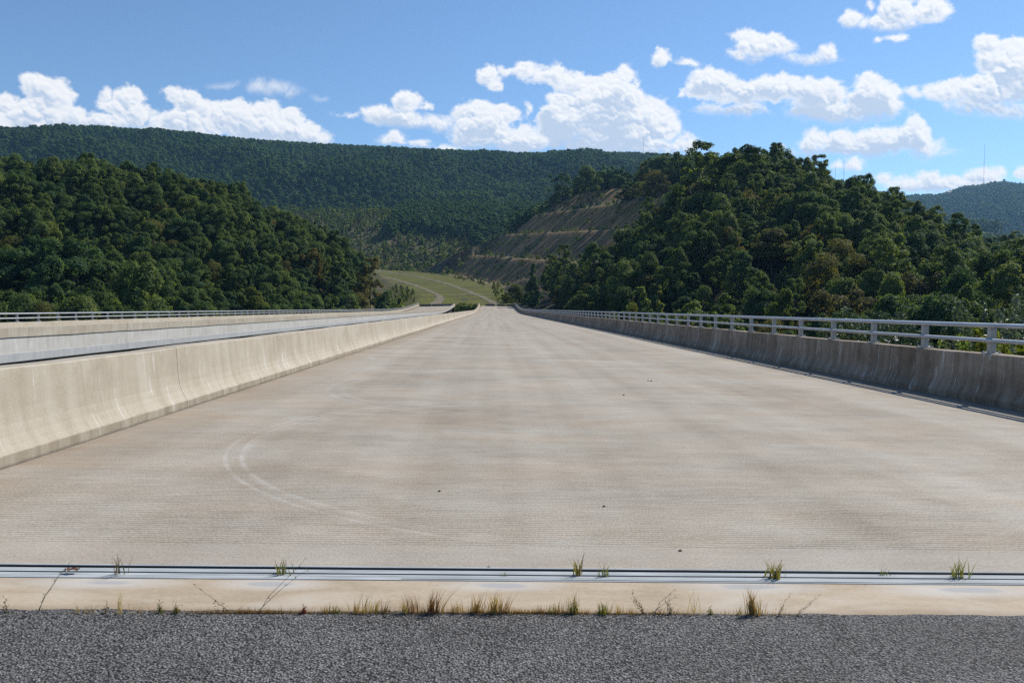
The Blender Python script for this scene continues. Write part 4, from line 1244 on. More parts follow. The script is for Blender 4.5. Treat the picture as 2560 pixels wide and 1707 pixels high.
# ------------------------------------------------------------------ weeds of the joint and of the asphalt edge
def blades(r, n, h, spread, width, lean=(0, 0), curl=.35):
    V = []; F = []
    for k in range(n):
        a = r.random() * 6.283; hh = h * r.uniform(.45, 1.0) if k else h
        b0 = np.array([r.normal() * spread * .35, r.normal() * spread * .2, -.004])
        out = np.array([math.cos(a), math.sin(a), 0]) * hh * r.uniform(.05, curl) + np.array([lean[0], lean[1], 0]) * hh
        side = np.array([-math.sin(a + 1.1), math.cos(a + 1.1), 0]) * width * r.uniform(.6, 1.1)
        base = len(V)
        for j in range(5):
            u = j / 4
            p = b0 + out * u ** 1.8 + np.array([0, 0, hh * (u - .14 * u * u)])
            w = side * (1 - u) ** .6 * (.55 + .45 * math.sin(math.pi * min(1, u + .25)))
            V += [p - w, p + w]
        for j in range(4): F.append((base + 2 * j, base + 2 * j + 1, base + 2 * j + 3, base + 2 * j + 2))
    return V, F
def deck_point(px, py):
    """point of the near deck plane behind a photograph pixel"""
    d = M3 @ np.array([(px - CX) / F_PX, -(py - CY) / F_PX, -1.0])
    s = -CAM_Z / (d[2] + CROSS * d[0])
    return np.array([d[0] * s, d[1] * s, CAM_Z + d[2] * s])
JOINTG = 'weeds rooted in the expansion joint'; EDGEG = 'weeds along the asphalt edge'
def tuft(px, py, hpx, n, mat, label, group, spread=.05, width=.0032, lean=(0, 0), curl=.45, seed=0, stalk=False):
    r = np.random.default_rng(900 + seed); p = deck_point(px, py)
    h = hpx / F_PX * p[1] * 1.06
    V, F = blades(r, int(n * 1.7), h, spread, width, lean, curl)
    root = empty('grass_tuft' if not stalk else 'weed', p); tag(root, label, 'grass tuft' if not stalk else 'weed', group)
    b = MB(); b.add(V, F)
    if not stalk: b.build('blades', MAT[mat], root)
    else:
        b = MB(); L = []
        for k in range(max(1, n)):
            ln = np.array([lean[0], lean[1]]) + r.normal(size=2) * (.12 if k else .02)
            hh = h * (1 if k == 0 else r.uniform(.35, .8))
            pts = [(ln[0] * hh * u ** 1.3 + r.normal() * .004, ln[1] * hh * u, hh * u) for u in np.linspace(0, 1, 7)]
            b.tube(pts, list(np.linspace(.0015, .0005, 7)), 4)
            for q in pts[1:]:
                for _ in range(3): L.append(np.array(q) + r.normal(size=3) * .006)
        st = b.build('stem', MAT['weed_dark'], root)
        C = np.array(L); link('leaves', leaf_cards('leaves', C, r.normal(size=C.shape), r.uniform(.002, .006, len(C)), MAT[mat], r, 1.3, True), root)
    return root
for i, (px, py, h, n, mat, lab, wd, sp) in enumerate((
    (300, 1437, 72, 11, 'weed_dark', 'dry brown weed with bare stems in the joint, leftmost of the joint weeds', .0028, .07),
    (706, 1436, 58, 12, 'grass_green', 'yellow-green grass tuft fanning out of the joint, left of the middle', .005, .08),
    (1262, 1440, 16, 6, 'grass_green', 'tiny green sprout in the joint near the middle', .0035, .03),
    (1444, 1439, 74, 10, 'grass_green', 'tallest thin green grass stalk standing in the joint', .0045, .04),
    (1512, 1441, 48, 10, 'grass_green', 'short green tuft in the joint beside the tallest stalk', .004, .05),
    (1935, 1446, 66, 26, 'grass_green', 'bushy yellow-green grass clump in the joint, widest of them', .0045, .08),
    (2207, 1438, 30, 5, 'grass_green', 'single small green blade in the joint between two bigger clumps', .004, .03),
    (2232, 1440, 12, 5, 'grass_rust', 'low reddish sprig in the joint right of the single blade', .003, .04),
    (2395, 1443, 74, 20, 'grass_green', 'tall feathery green clump in the joint, rightmost of them', .0038, .08))):
    tuft(px, py, h, n, mat, lab, JOINTG, sp, wd, seed=i, curl=.5)
def edge_y(px): return float(np.interp(px, [0, 430, 1280, 1900, 2560], [1537, 1537, 1537, 1541, 1552]))
BIG = [(18, 34, 4, 'weed_dark', 'thin brown weed at the asphalt edge by the left frame border', 1, (-.2, 0)), (92, 92, 2, 'weed_dark', 'tall dark weed stem leaning right at the asphalt edge, far left', 1, (.55, .1)),
 (200, 30, 5, 'grass_dry', 'small dry tuft right of the tall leaning dark weed', 0, (0, 0)), (216, 34, 3, 'grass_dry', 'bent straw-coloured sprig beside the small dry tuft', 0, (.5, 0)), (262, 26, 4, 'weed_dark', 'little brown leafy weed left of a thin upright stalk', 1, (.2, 0)),
 (303, 62, 5, 'grass_dry', 'thin upright straw stalk on the left half of the asphalt edge', 0, (0, 0)), (338, 34, 3, 'grass_dry', 'thin bent stalk right of the upright straw one', 0, (.5, 0)), (404, 26, 8, 'grass_green', 'small green leafy weed on the left half of the asphalt edge', 1, (-.2, 0)),
 (441, 24, 9, 'grass_green', 'dense little green weed next to the small leafy one', 1, (0, 0)), (640, 92, 2, 'weed_dark', 'long dead stem leaning far right over the apron', 1, (.95, .35)), (575, 52, 2, 'weed_dark', 'long dead stem leaning left over the apron', 1, (-1.3, .2)),
 (760, 18, 10, 'leaf_red', 'small bright red weed at the asphalt edge', 1, (0, 0)), (815, 30, 16, 'grass_dry', 'straw tuft right of the small red weed', 0, (0, 0)), (842, 26, 18, 'grass_green', 'low green-yellow tuft next to the straw tuft', 0, (0, 0)),
 (884, 36, 10, 'grass_dry', 'sparse straw tuft with a flower-like tip', 0, (0, 0)), (905, 56, 12, 'grass_dry', 'taller straw tuft leaning right', 0, (.15, 0)), (935, 44, 14, 'grass_dry', 'loose straw tuft in a row of thin stalks', 0, (.2, 0)), (960, 40, 10, 'weed_dark', 'thin brown stalks in the row of thin stalks', 0, (.1, 0)),
 (1010, 44, 12, 'grass_dry', 'thin straw tuft before the big brown tuft', 0, (0, 0)), (1032, 56, 14, 'grass_rust', 'reddish straw tuft before the big brown tuft', 0, (0, 0)), (1060, 36, 8, 'grass_rust', 'short reddish tuft touching the big brown tuft', 0, (0, 0)),
 (1080, 66, 26, 'grass_rust', 'big brown tuft with tall blades, left of the middle of the edge', 0, (.1, 0)), (1098, 84, 6, 'grass_dry', 'long blades leaning right out of the big brown tuft', 0, (.45, 0)), (1140, 42, 14, 'grass_dry', 'yellowish tuft right of the big brown tuft', 0, (.05, 0)),
 (1190, 56, 26, 'grass_rust', 'brown bushy tuft just left of the middle of the edge', 0, (.06, 0)), (1238, 60, 30, 'grass_dry', 'wide straw tuft in the middle of the edge', 0, (-.05, 0)), (1262, 50, 12, 'grass_rust', 'thin reddish stalks touching the wide straw tuft', 0, (.1, 0)),
 (1290, 24, 14, 'grass_rust', 'low rusty tuft right of the wide straw tuft', 0, (0, 0)), (1322, 18, 12, 'grass_rust', 'lowest rusty tuft in the row right of the middle', 0, (0, 0)), (1350, 30, 16, 'grass_dry', 'short straw tuft in the row right of the middle', 0, (0, 0)), (1375, 30, 12, 'grass_green', 'short greenish tuft in the row right of the middle', 0, (0, 0)),
 (1397, 42, 14, 'grass_dry', 'pointed straw tuft left of the tall green-tipped one', 0, (0, 0)), (1432, 58, 26, 'grass_green', 'tall green-tipped tuft right of the middle of the edge', 0, (.03, 0)), (1460, 24, 12, 'grass_rust', 'small rusty tuft right of the tall green-tipped one', 0, (0, 0)),
 (1506, 42, 24, 'grass_green', 'green bushy tuft on the right half of the edge', 0, (0, 0)), (1545, 32, 18, 'grass_dry', 'straw tuft next to the green bushy one', 0, (0, 0)), (1575, 28, 14, 'grass_dry', 'low straw tuft before the red-stemmed weed', 0, (0, 0)), (1612, 46, 5, 'grass_rust', 'red-stemmed weed leaning left at the edge', 1, (-.55, 0)),
 (1630, 50, 2, 'weed_dark', 'dry branch leaning right beside the red-stemmed weed', 1, (.8, 0)), (1676, 32, 4, 'weed_dark', 'brown twiggy weed left of two bare straws', 1, (-.1, 0)), (1730, 76, 4, 'grass_dry', 'two tall bare straws with a low brown base', 0, (.02, 0)), (1776, 20, 6, 'grass_green', 'tiny yellow-green weed left of the largest tuft', 1, (0, 0)),
 (1852, 32, 8, 'grass_green', 'low green tuft just left of the largest tuft', 0, (.1, 0)), (1882, 74, 34, 'grass_rust', 'largest grass tuft of the edge, green and rust coloured', 0, (0, 0)), (1900, 44, 12, 'grass_dry', 'dry blades at the right side of the largest tuft', 0, (.15, 0)),
 (1945, 44, 3, 'grass_rust', 'branching weed with orange leaves, right of the largest tuft', 1, (.55, .1)), (1990, 40, 2, 'grass_rust', 'long leafy runner leaning right at the end of the weed row', 1, (1.1, .1)), (2052, 14, 4, 'grass_dry', 'last small sprig at the right end of the weed row', 0, (0, 0))]
for i, (px, h, n, mat, lab, stalk, lean) in enumerate(BIG):
    tuft(px, edge_y(px) + 1, h * 1.35, int(n * 1.4) if not stalk else n, mat, lab, EDGEG, .045, .0024, lean, .3, 40 + i, bool(stalk))
# the short stubble between them
r = np.random.default_rng(4); b = MB()
for k in range(3200):
    px = r.choice([r.uniform(500, 1720), r.normal(640, 80), r.normal(1330, 120), r.uniform(500, 1720), r.uniform(150, 2000)]); p = deck_point(px, edge_y(px) + 1)
    V, F = blades(r, int(r.integers(2, 5)), r.uniform(.012, .05) * (1.5 if r.random() < .15 else 1), .02, .0017, (r.normal() * .2, 0), .4)
    b.add([np.array(v) + p for v in V], F)
tag(b.build('grass', MAT['grass_rust']), 'short rusty grass stubble along the asphalt edge', 'grass', kind='stuff')

# ---- litter on the deck
r = np.random.default_rng(8); b = MB(); rows = []
for i in range(7):
    u = i / 6; rows.append([((u - .5) * .085, (v - .5) * .035 * math.sin(math.pi * (.12 + .76 * u)), .012 + .018 * abs(math.sin(u * 8)) + .012 * abs(v - .5)) for v in (0, .33, .66, 1)])
b.sweep(rows, closed=False, caps=False)
p = deck_point(180, 1434); o = empty('dead_leaf', p + np.array([0, 0, .0])); tag(o, 'curled dead brown leaf lying in the expansion joint', 'leaf')
lm = b.build('leaf_blade', MAT['dead_leaf'], o); m_ = lm.modifiers.new('thick', 'SOLIDIFY'); m_.thickness = .002
sb = MB(); sb.tube([(-.042, 0, .014), (-.06, .004, .01)], .0015, 4); sb.build('stalk', MAT['dead_leaf'], o)
import bmesh
def pebble(px, py, s, lab, mat='stone', seed=0):
    rr = np.random.default_rng(seed); bm = bmesh.new(); bmesh.ops.create_icosphere(bm, subdivisions=2, radius=s)
    k = rr.normal(size=3)
    for v in bm.verts:
        v.co *= 1 + .22 * math.sin(v.co.x / s * 2.3 + k[0]) * math.cos(v.co.y / s * 2 + k[1]); v.co.z *= .6
    me = bpy.data.meshes.new('pebble'); bm.to_mesh(me); bm.free(); me.materials.append(MAT[mat])
    p = deck_point(px, py); tag(link('pebble', me, None, (p[0], p[1], p[2] + s * .35)), lab, 'pebble', 'pebbles on the bridge deck')
for i, (px, py, s, lab, mt) in enumerate(((1700, 1377, .011, 'black pebble on the deck behind the joint, right of the middle', 'stone'), (1559, 988, .018, 'dark pebble alone in the middle distance of the deck', 'stone'), (1620, 952, .02, 'left one of two dark pebbles side by side on the deck', 'stone'),
        (1628, 953, .021, 'right one of two dark pebbles side by side on the deck', 'stone'), (1221, 1418, .008, 'dark pebble against the back edge of the joint', 'stone'), (1510, 1266, .012, 'small dark pebble on the grooved deck, centre right', 'stone'), (989, 1602, .010, 'single white pebble on the dark asphalt', 'stone_pale'),
        (1098, 1228, .012, 'small dark pebble on the grooved deck, left of the middle', 'stone'))):
    pebble(px, py, s, lab, mt, i)

# ------------------------------------------------------------------ far things
# house among the trees
p = at(1064, 520, 965); h = empty('house', (p[0], p[1], p[2] - 8.3), R(8)); tag(h, 'house with a pale red roof half hidden in the dark trees below the far ridge', 'house')
b = MB(); b.box(-8, 8, -4, 4, -3, 5); b.build('wall', MAT['bark'], h)
b = MB(); b.sweep([[(x, -4.6, 4.9), (x, 0, 7.9), (x, 4.6, 4.9), (x, 4.6, 5.2), (x, 0, 8.3), (x, -4.6, 5.2)] for x in (-8.6, 8.6)]); b.build('roof', MAT['roof'], h)
for x in (-5, -1.5, 2, 5.2):
    w = MB(); w.box(x - .6, x + .6, -4.12, -4.004, 2.2, 3.8); wo = w.build('window', MAT['plaster'], h)
    w = MB(); w.box(x - .5, x + .5, -4.16, -4.124, 2.3, 3.7); w.build('pane', MAT['dark_glass'], wo)
def mast(px, ptop, pbot, y, label, lattice=False, wd=1.2, guys=False):
    a, c = at(px, pbot, y), at(px, ptop, y); hgt = c[2] - a[2] + 14
    root = empty('radio_mast', (a[0], y, a[2] - 14)); tag(root, label, 'mast')
    if not lattice:
        b = MB(); b.tube([(0, 0, 0), (0, 0, hgt * .62)], wd * .5, 8); b.build('lower_shaft', MAT['mast'], root)
        b = MB(); b.tube([(0, 0, hgt * .62), (0, 0, hgt)], [wd * .42, wd * .25], 8); b.build('upper_shaft', MAT['mast'], root)
        b = MB()
        for k in (.62, .665): b.box(-wd * 1.1, wd * 1.1, -wd * .4, wd * .4, hgt * k, hgt * k + wd * .7)
        b.build('antenna', MAT['mast'], root)
    else:
        b = MB(); W = 3.2
        for sx in (-1, 1):
            for sy in (-1, 1): b.tube([(sx * W, sy * W, 0), (sx * W * .5, sy * W * .5, hgt)], .42, 5)
        n = 7
        for k in range(n):
            z0, z1 = hgt * k / n, hgt * (k + 1) / n; w0, w1 = W * (1 - .5 * k / n), W * (1 - .5 * (k + 1) / n)
            b.tube([(-w0, -w0, z0), (w1, -w1, z1)], .26, 4); b.tube([(w0, -w0, z0), (-w1, -w1, z1)], .26, 4)
            b.tube([(-w0, w0, z0), (w1, w1, z1)], .26, 4); b.tube([(-w1, -w1, z1), (w1, -w1, z1)], .26, 4)
        b.build('lattice_frame', MAT['mast'], root)
        b = MB()
        for k, s in ((.97, 1), (.9, -1), (.8, 1)): b.tube([(s * 2.2, -1.6, hgt * k), (s * 2.2, -3.0, hgt * k)], [1.3, 1.6], 10)
        b.build('dish', MAT['marker'], root)
    return root
mast(1608, 338, 386, 1880, 'thin pole-like mast standing on the far ridge before the big cloud', wd=.6)
mast(1738, 362, 396, 1880, 'lattice tower on the far ridge, just left of the tallest tree', True)
mast(2109, 400, 470, 2600, 'short mast showing just above the right hill trees', wd=1.1)
mast(2088, 404, 470, 2600, 'fainter thin mast beside the short one above the right hill trees', wd=.8)
mast(2459, 362, 466, 2950, 'tall thin mast on the distant mountain at the right edge', wd=1.1)
# look-out tower and roofs on the mountain
p = at(2510, 452, 2970); root = empty('lookout_tower', (p[0], p[1], p[2] - 16)); tag(root, 'small square tower on the top of the distant mountain', 'tower')
b = MB(); b.box(-2.4, 2.4, -2.4, 2.4, 0, 18); b.build('shaft', MAT['mast'], root)
b = MB(); b.box(-3.2, 3.2, -3.2, 3.2, 18, 21.5); b.build('cabin', MAT['mast'], root)
for px, py, w, lab in ((2420, 475, 13, 'reddish roof among the trees just below the mountain top'), (2371, 481, 9, 'small reddish roof on the mountain shoulder, left of the larger one')):
    p = at(px, py, 2900); W = w / 2 / F_PX * 2900
    h = empty('building', (p[0], p[1], p[2] - 8)); tag(h, lab, 'building')
    b = MB(); b.box(-W, W, -8, 8, -12, 7); b.build('wall', MAT['plaster'], h)
    b = MB(); b.sweep([[(x, -9, 6.8), (x, 0, 12), (x, 9, 6.8), (x, 9, 7.4), (x, 0, 12.6), (x, -9, 7.4)] for x in (-W - 1, W + 1)]); b.build('roof', MAT['roof'], h)
# four slim marker posts between the carriageways
for i, px in enumerate((1155, 1159.5, 1163.5, 1167)):
    p = at(px, 757, 328); top = at(px, 745, 328)
    root = empty('marker_post', (p[0], p[1], p[2] - .8))
    tag(root, ['slim pale marker post beyond the bridge ends, leftmost of four', 'slim pale marker post beyond the bridge ends, second of four', 'slim pale marker post beyond the bridge ends, third of four', 'slim pale marker post beyond the bridge ends, rightmost of four'][i], 'post', 'marker posts beyond the bridge ends')
    H = top[2] - p[2] + .8
    b = MB(); b.box(-.06, .06, -.03, .03, 0, H * .72); b.build('stake', MAT['mast'], root)
    b = MB(); b.box(-.16, .16, -.05, -.03, H * .70, H); b.build('reflector_plate', MAT['marker'], root)

# ------------------------------------------------------------------ sun, sky with cumulus, haze
SUN_AZ, SUN_EL = R(51), R(43)
sdir = Vector((math.sin(SUN_AZ) * math.cos(SUN_EL), math.cos(SUN_AZ) * math.cos(SUN_EL), math.sin(SUN_EL)))
sl = bpy.data.lights.new('sun', 'SUN'); sl.energy = 4.3; sl.angle = R(.5); sl.color = (1.0, .95, .87)
so = bpy.data.objects.new('sun', sl); COL.objects.link(so); so.location = (60, 50, 90)
so.rotation_euler = (-sdir).to_track_quat('-Z', 'Y').to_euler()

# cumulus: ellipses in the photograph's pixels, turned into directions of the sky
CL = [
 # left row
 [(91,212,40,26),(121,234,48,42),(153,256,34,34),(95,296,82,56),(5,262,46,28),(20,312,74,32)],
 [(263,240,15,18),(320,243,38,24),(292,266,52,22),(340,284,38,30),(190,300,40,30),(256,308,62,30),(395,297,30,18),(388,324,60,20)],
 [(435,228,27,20),(470,252,38,32),(508,276,31,34),(468,302,72,42),(490,338,66,24)],
 [(603,272,42,24),(658,278,46,28),(570,304,56,42),(640,318,92,52),(735,298,38,28),(753,336,56,36),(804,350,32,24)],
 [(885,290,26,5),(953,288,48,27),(1016,261,31,28),(1008,306,52,22),(1087,314,54,19)], [(1061,272,14,13)],
 [(1186,286,54,30),(1253,288,36,24),(1206,334,78,46),(1316,322,30,12),(1305,357,78,36)], [(1322,268,7,9),(1314,286,8,9)],
 [(1218,189,26,22),(1242,215,19,17),(1269,183,20,13),(1320,177,36,24),(1384,191,54,26),(1443,209,62,24),(1522,207,46,22),(1570,193,21,28),(1597,214,11,22),(1415,258,42,28),(1522,250,112,46),(1403,310,60,52),(1542,306,138,62),(1645,276,34,28),(1668,328,40,30),(1561,362,194,34),(1716,360,44,26)],
 [(984,352,34,19),(1048,364,26,12)], [(1119,376,28,10)],
 [(1650,150,22,20)], [(1718,160,28,11)],
 [(1872,88,46,14),(1851,137,26,15),(1914,113,70,27),(1894,148,18,8),(2031,147,64,14),(2070,133,20,19)],
 [(2121,47,26,22),(2215,16,18,12),(2250,32,46,30),(2219,60,80,20),(2330,26,52,32)], [(2172,14,9,13)], [(2195,102,10,9)], [(2246,99,27,13)],
 [(1785,205,60,34),(1750,232,36,24),(1859,233,82,32),(1945,221,78,34),(1769,275,36,15),(1859,283,70,18),(2031,229,90,38),(2168,213,40,28),(2188,245,74,40),(2109,282,140,26),(2227,268,36,28)], [(1699,238,6,6)],
 [(2473,115,34,26),(2532,127,46,32),(2500,158,52,32),(2545,192,74,52),(2383,229,80,28),(2289,231,24,17),(2481,229,102,40),(2500,276,104,22),(2422,260,70,24),(2640,200,90,70),(2700,260,120,40)],
 [(2040,344,32,19),(2023,369,36,22),(1979,383,22,11),(2110,350,52,24),(2175,338,38,21),(2138,374,114,22),(2223,352,58,30),(2287,309,25,24),(2279,341,48,38),(2307,374,46,20),(2349,383,30,9)], [(1942,380,13,12)],
 [(2094,422,16,14),(2133,418,28,19)],
 [(2209,444,24,13),(2265,464,54,20),(2321,443,34,20),(2349,462,64,24),(2377,453,30,14),(2461,442,50,22),(2495,430,22,14),(2440,466,60,20)], [(2557,432,16,16),(2600,440,40,26)],
 # beyond the frame
 [(-120,290,90,46),(-60,320,90,40),(-190,330,110,40)], [(-420,250,120,50),(-340,280,90,40),(-520,290,110,40)], [(2900,420,140,40),(2820,440,80,30),(3000,440,120,30)], [(2950,130,110,46),(3040,150,90,40)], [(3300,300,160,50),(3200,320,100,40)],
]
SOFT = [[(559,214,32,10)], [(643,218,30,20),(690,224,42,18),(735,232,32,13)], [(801,247,11,7)]]
NW, NH = 2880, 1091
AZ0, AZ1, EL0, EL1 = R(-60), R(60), R(-3), R(42.45)
azg, elg = np.meshgrid(np.linspace(AZ0, AZ1, NW), np.linspace(EL0, EL1, NH))
dirs = np.stack([np.sin(azg) * np.cos(elg), np.cos(azg) * np.cos(elg), np.sin(elg)], -1)
q = dirs @ M3
PXg = np.where(q[..., 2] < -.05, CX + F_PX * q[..., 0] / np.maximum(-q[..., 2], .05), 1e5)
PYg = np.where(q[..., 2] < -.05, CY - F_PX * q[..., 1] / np.maximum(-q[..., 2], .05), 1e5)
u = azg * 1800; v = elg * 1800
wx = (fbm(u / 70, v / 70, 3, 201) - .5) * 26 + (fbm(u / 18, v / 18, 3, 205) - .5) * 15 + (fbm(u / 6, v / 6, 2, 206) - .5) * 5
wy = (fbm(u / 70, v / 70, 3, 211) - .5) * 22 + (fbm(u / 18, v / 18, 3, 215) - .5) * 15 + (fbm(u / 6, v / 6, 2, 216) - .5) * 5
PX2, PY2 = PXg + wx, PYg + wy
wisp = fbm(u / 40, v / 22, 6, 241, .62); fleck = fbm(u / 14, v / 12, 4, 245, .6); patchn = fbm(u / 120, v / 60, 4, 261, .55)
alpha = np.zeros_like(u); col = np.zeros(u.shape + (3,))
LIT = np.array([1.0, 1.0, 1.0]); SHD = np.array([.52, .63, .80])
def blur(A, n, it=2):
    for _ in range(it):
        for ax_ in (0, 1):
            P_ = np.pad(A, [(n + 1, n) if k == ax_ else (0, 0) for k in (0, 1)], mode='edge'); c_ = np.cumsum(P_, axis=ax_)
            A = (np.take(c_, range(2 * n + 1, c_.shape[ax_]), ax_) - np.take(c_, range(0, c_.shape[ax_] - 2 * n - 1), ax_)) / (2 * n + 1)
    return A
def paint(cloud, soft, cr):
    global alpha, col
    e = np.array(cloud, float)
    x0, x1 = (e[:, 0] - e[:, 2]).min() - 60, (e[:, 0] + e[:, 2]).max() + 60
    y0, y1 = (e[:, 1] - e[:, 3]).min() - 60, (e[:, 1] + e[:, 3]).max() + 60
    rr, cc = np.where((PXg > x0) & (PXg < x1) & (PYg > y0) & (PYg < y1))
    if not len(rr): return
    sl_ = (slice(rr.min(), rr.max() + 1), slice(cc.min(), cc.max() + 1))
    X, Y = PX2[sl_], PY2[sl_]; n_, m_ = X.shape
    rowx = PXg[sl_][n_ // 2]; coly = -PYg[sl_][:, m_ // 2]
    S = np.full(X.shape, -30.0); Ht = np.zeros(X.shape)
    def puff(cx, cy, r_, z_):
        j0, j1 = np.searchsorted(rowx, [cx - r_ - 45, cx + r_ + 45]); i0, i1 = np.searchsorted(coly, [-(cy + r_ + 45), -(cy - r_ - 45)])
        if j1 <= j0 or i1 <= i0: return
        w_ = (slice(i0, i1), slice(j0, j1)); d2 = (X[w_] - cx) ** 2 + (Y[w_] - cy) ** 2
        S_ = S; S_[w_] = np.maximum(S_[w_], r_ - np.sqrt(d2))
        Ht[w_] = np.maximum(Ht[w_], np.where(d2 < r_ * r_, z_ + np.sqrt(np.maximum(r_ * r_ - d2, 0)), 0))
    for cx, cy, rx, ry in cloud:
        dd_ = np.sqrt(((X - cx) / rx) ** 2 + ((Y - cy) / ry) ** 2); S = np.maximum(S, (1.04 - dd_) * min(rx, ry)); Ht = np.maximum(Ht, np.sqrt(np.maximum(1 - dd_ ** 2, 0)) * min(rx, ry) * .75)
        mn = min(rx, ry); k = int(10 + 26 * max(rx, ry) / mn)
        # a body of the ellipse itself, as a chain of balls, then puffs on puffs
        for t_ in np.linspace(-1, 1, max(2, int(2 * max(rx, ry) / mn))):
            if rx >= ry: puff(cx + t_ * (rx - ry * .82), cy, ry * .82 * (1 - .12 * abs(t_)), 0)
            else: puff(cx, cy + t_ * (ry - rx * .82), rx * .82, 0)
        for _ in range(k):
            a_ = cr.random() * 6.283; d_ = math.sqrt(cr.random()) * .92
            bx, by = cx + math.cos(a_) * rx * d_, cy - math.sin(a_) * ry * d_
            br = mn * cr.uniform(.16, .42) * (1.15 - .5 * d_)
            bz = mn * math.sqrt(max(0, 1 - d_ * d_)) * .9 * cr.uniform(.6, 1.1)
            if d_ > .75 and math.sin(a_) < -.3: br *= .6
            puff(bx, by, br, bz)
            for _ in range(4):
                a2 = cr.random() * 6.283; puff(bx + math.cos(a2) * br * .8, by - abs(math.sin(a2)) * br * .8 + br * .15, br * cr.uniform(.25, .5), bz + br * cr.uniform(.1, .6))
    size = float(np.mean(np.minimum(e[:, 2], e[:, 3])))
    G = S + (wisp[sl_] - .5) * min(22, size * .9) + (fleck[sl_] - .5) * 7 + 2.5
    lowy = smooth(.55, 1.0, (Y - (y0 + 60)) / max(20, (y1 - y0 - 120)))
    G = G - lowy * 3
    a = smooth(-4.5, 10 + 11 * lowy, G) if not soft else smooth(-5, 24, G) * .72
    Hs = blur(Ht, 1, 2); Hm = blur(Ht, 4, 2); Hl = blur(Ht, 11, 2)
    def lit(H_, k_):
        gy, gx = np.gradient(H_); return (-gx * .5 - gy * .95) * k_
    lam = lit(Hs, .55) + lit(Hm, .9) + lit(Hl, 1.3)
    # thickness seen through towards the sun, up and to the right
    D = blur(np.maximum(G, 0) * .5 + Ht, 2, 1); occ = np.zeros_like(D); tot = 0
    for st in (6, 12, 20, 30, 44):
        dyy, dxx = int(st * .85), int(st * .5); sh = np.zeros_like(D)
        if dyy < D.shape[0] and dxx < D.shape[1]: sh[:D.shape[0] - dyy, :D.shape[1] - dxx] = D[dyy:, dxx:]
        w_ = 1 - st / 70; occ += sh * w_; tot += w_
    occ = occ / tot / max(14, size)
    pt = smooth(.38, .62, patchn[sl_])
    sh_ = np.clip(occ - .38, 0, 1.6) * (.10 + .62 * pt) * (.45 + .6 * lowy)
    ln = lam / np.sqrt(1 + .6 * lam * lam); lf = lit(Hs - Hm, 1.6); lf = lf / np.sqrt(1 + lf * lf)
    sh_ = sh_ + (.17 - .15 * ln - .13 * lf) * (.45 + .7 * np.clip(occ, 0, 1.2))
    sh_ = (sh_ * 1.3 + .06) * (.50 + 1.0 * wisp[sl_])
    sh_ = np.clip(sh_, 0, .92) * smooth(-4, 6 + 14 * (1 - lowy), G)
    if soft: sh_ = np.clip(sh_ * .5 + .10, 0, .4)
    c = LIT * (1 - sh_[..., None]) + SHD * sh_[..., None]
    A = alpha[sl_]; Cc = col[sl_]
    na = a + A * (1 - a)
    col[sl_] = np.where(na[..., None] > 1e-4, (c * a[..., None] + Cc * (A * (1 - a))[..., None]) / np.maximum(na, 1e-4)[..., None], c)
    alpha[sl_] = na
cr_ = np.random.default_rng(77)
for c in SOFT: paint(c, True, cr_)
for c in CL: paint(c, False, cr_)
# thin veils that trail off the cloud edges
img = bpy.data.images.new('cumulus', NW, NH, alpha=True, float_buffer=True)
img.colorspace_settings.name = 'Non-Color'
img.alpha_mode = 'CHANNEL_PACKED'
img.pixels.foreach_set(np.concatenate([col, alpha[..., None]], -1).astype(np.float32).ravel())
img.update(); img.pack()

w = bpy.data.worlds.new('World'); sc.world = w; w.use_nodes = True
nt = w.node_tree; nt.nodes.clear()
def N_(t, **k):
    n = nt.nodes.new(t)
    for a, b_ in k.items(): setattr(n, a, b_)
    return n
def mth(op, a, b_=None, c_=None):
    n = N_('ShaderNodeMath', operation=op)
    for i, s in enumerate((a, b_, c_)):
        if s is None: continue
        if isinstance(s, (int, float)): n.inputs[i].default_value = s
        else: nt.links.new(s, n.inputs[i])
    return n.outputs[0]
sky = N_('ShaderNodeTexSky', sky_type='NISHITA'); sky.sun_disc = False
sky.sun_elevation = SUN_EL; sky.sun_rotation = SUN_AZ; sky.altitude = 1200; sky.air_density = 1.0; sky.dust_density = SKY_DUST if 'SKY_DUST' in globals() else .05; sky.ozone_density = 2.2
bg = N_('ShaderNodeBackground'); bg.inputs['Strength'].default_value = .106
tint = N_('ShaderNodeMix', data_type='RGBA', blend_type='MULTIPLY'); tint.inputs[0].default_value = 1.0; tint.inputs[7].default_value = (.84, .965, 1.04, 1)
nt.links.new(sky.outputs[0], tint.inputs[6]); nt.links.new(tint.outputs[2], bg.inputs[0])
tc = N_('ShaderNodeTexCoord'); sp = N_('ShaderNodeSeparateXYZ'); nt.links.new(tc.outputs['Generated'], sp.inputs[0])
az = mth('ARCTAN2', sp.outputs[0], sp.outputs[1]); el = mth('ARCSINE', sp.outputs[2])
U = mth('DIVIDE', mth('SUBTRACT', az, AZ0), AZ1 - AZ0); V = mth('DIVIDE', mth('SUBTRACT', el, EL0), EL1 - EL0)
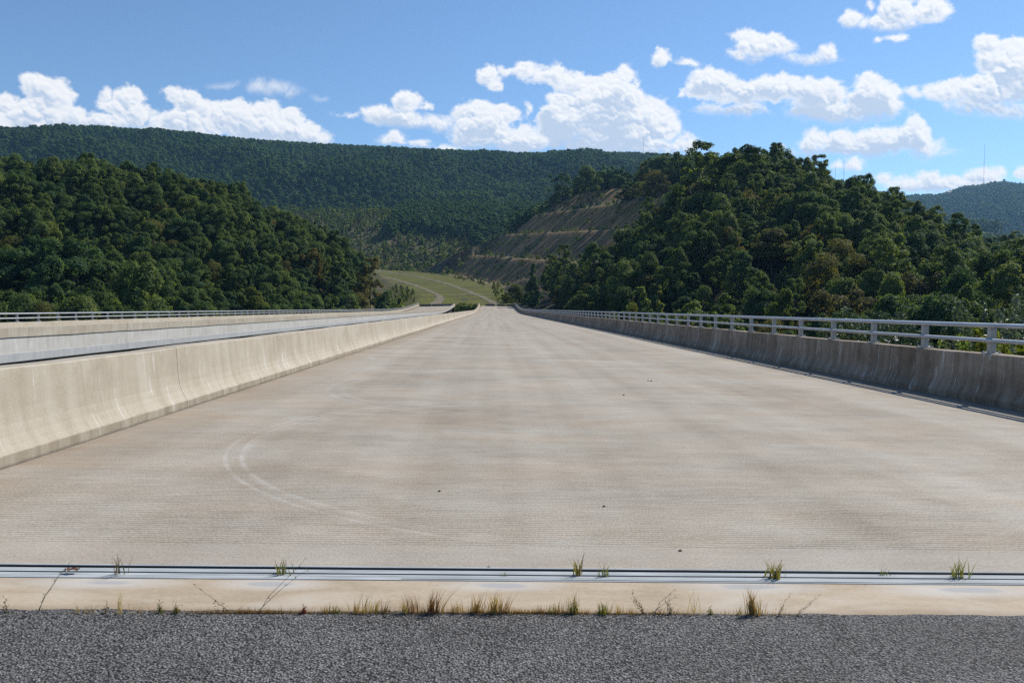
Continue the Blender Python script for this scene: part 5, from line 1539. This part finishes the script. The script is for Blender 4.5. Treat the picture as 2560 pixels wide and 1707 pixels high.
cb = N_('ShaderNodeCombineXYZ'); nt.links.new(U, cb.inputs[0]); nt.links.new(V, cb.inputs[1])
it = N_('ShaderNodeTexImage', image=img, extension='CLIP', interpolation='Linear'); nt.links.new(cb.outputs[0], it.inputs[0])
bc = N_('ShaderNodeBackground'); bc.inputs['Strength'].default_value = CLOUD_STR if 'CLOUD_STR' in globals() else .80; nt.links.new(it.outputs[0], bc.inputs[0])
mx = N_('ShaderNodeMixShader'); nt.links.new(it.outputs[1], mx.inputs[0]); nt.links.new(bg.outputs[0], mx.inputs[1]); nt.links.new(bc.outputs[0], mx.inputs[2])
wo = N_('ShaderNodeOutputWorld'); nt.links.new(mx.outputs[0], wo.inputs[0])

# air: one closed box round everything
b = MB(); b.box(-3700, 3700, -3700, 3700, -60, 650)
hz = b.mesh('haze', None); fix_normals(hz)
hm = bpy.data.materials.new('haze'); hm.use_nodes = True; ht = hm.node_tree; ht.nodes.clear()
ho = ht.nodes.new('ShaderNodeOutputMaterial'); pv = ht.nodes.new('ShaderNodeVolumePrincipled')
pv.inputs['Color'].default_value = (.32, .62, 1.0, 1); pv.inputs['Density'].default_value = 6.5e-5; pv.inputs['Anisotropy'].default_value = .25
ht.links.new(pv.outputs[0], ho.inputs['Volume'])
hm.cycles.volume_sampling = 'DISTANCE'
hz.materials.append(hm)
tag(link('haze', hz), 'thin blue haze in the air between the hills', 'haze', kind='stuff')

# ------------------------------------------------------------------ render settings
sc.view_settings.view_transform = 'Standard'; sc.view_settings.look = 'None'
sc.view_settings.exposure = .36; sc.view_settings.gamma = 1.0
cy = sc.cycles
cy.max_bounces = 8; cy.diffuse_bounces = 4; cy.glossy_bounces = 2; cy.transmission_bounces = 4; cy.transparent_max_bounces = 4; cy.volume_bounces = 0
cy.use_denoising = False; cy.denoiser = 'OPENIMAGEDENOISE'; cy.denoising_input_passes = 'RGB_ALBEDO_NORMAL'; cy.denoising_prefilter = 'ACCURATE'
cy.use_adaptive_sampling = False; cy.caustics_reflective = False; cy.caustics_refractive = False
cy.sample_clamp_indirect = 6
sc.render.use_persistent_data = False
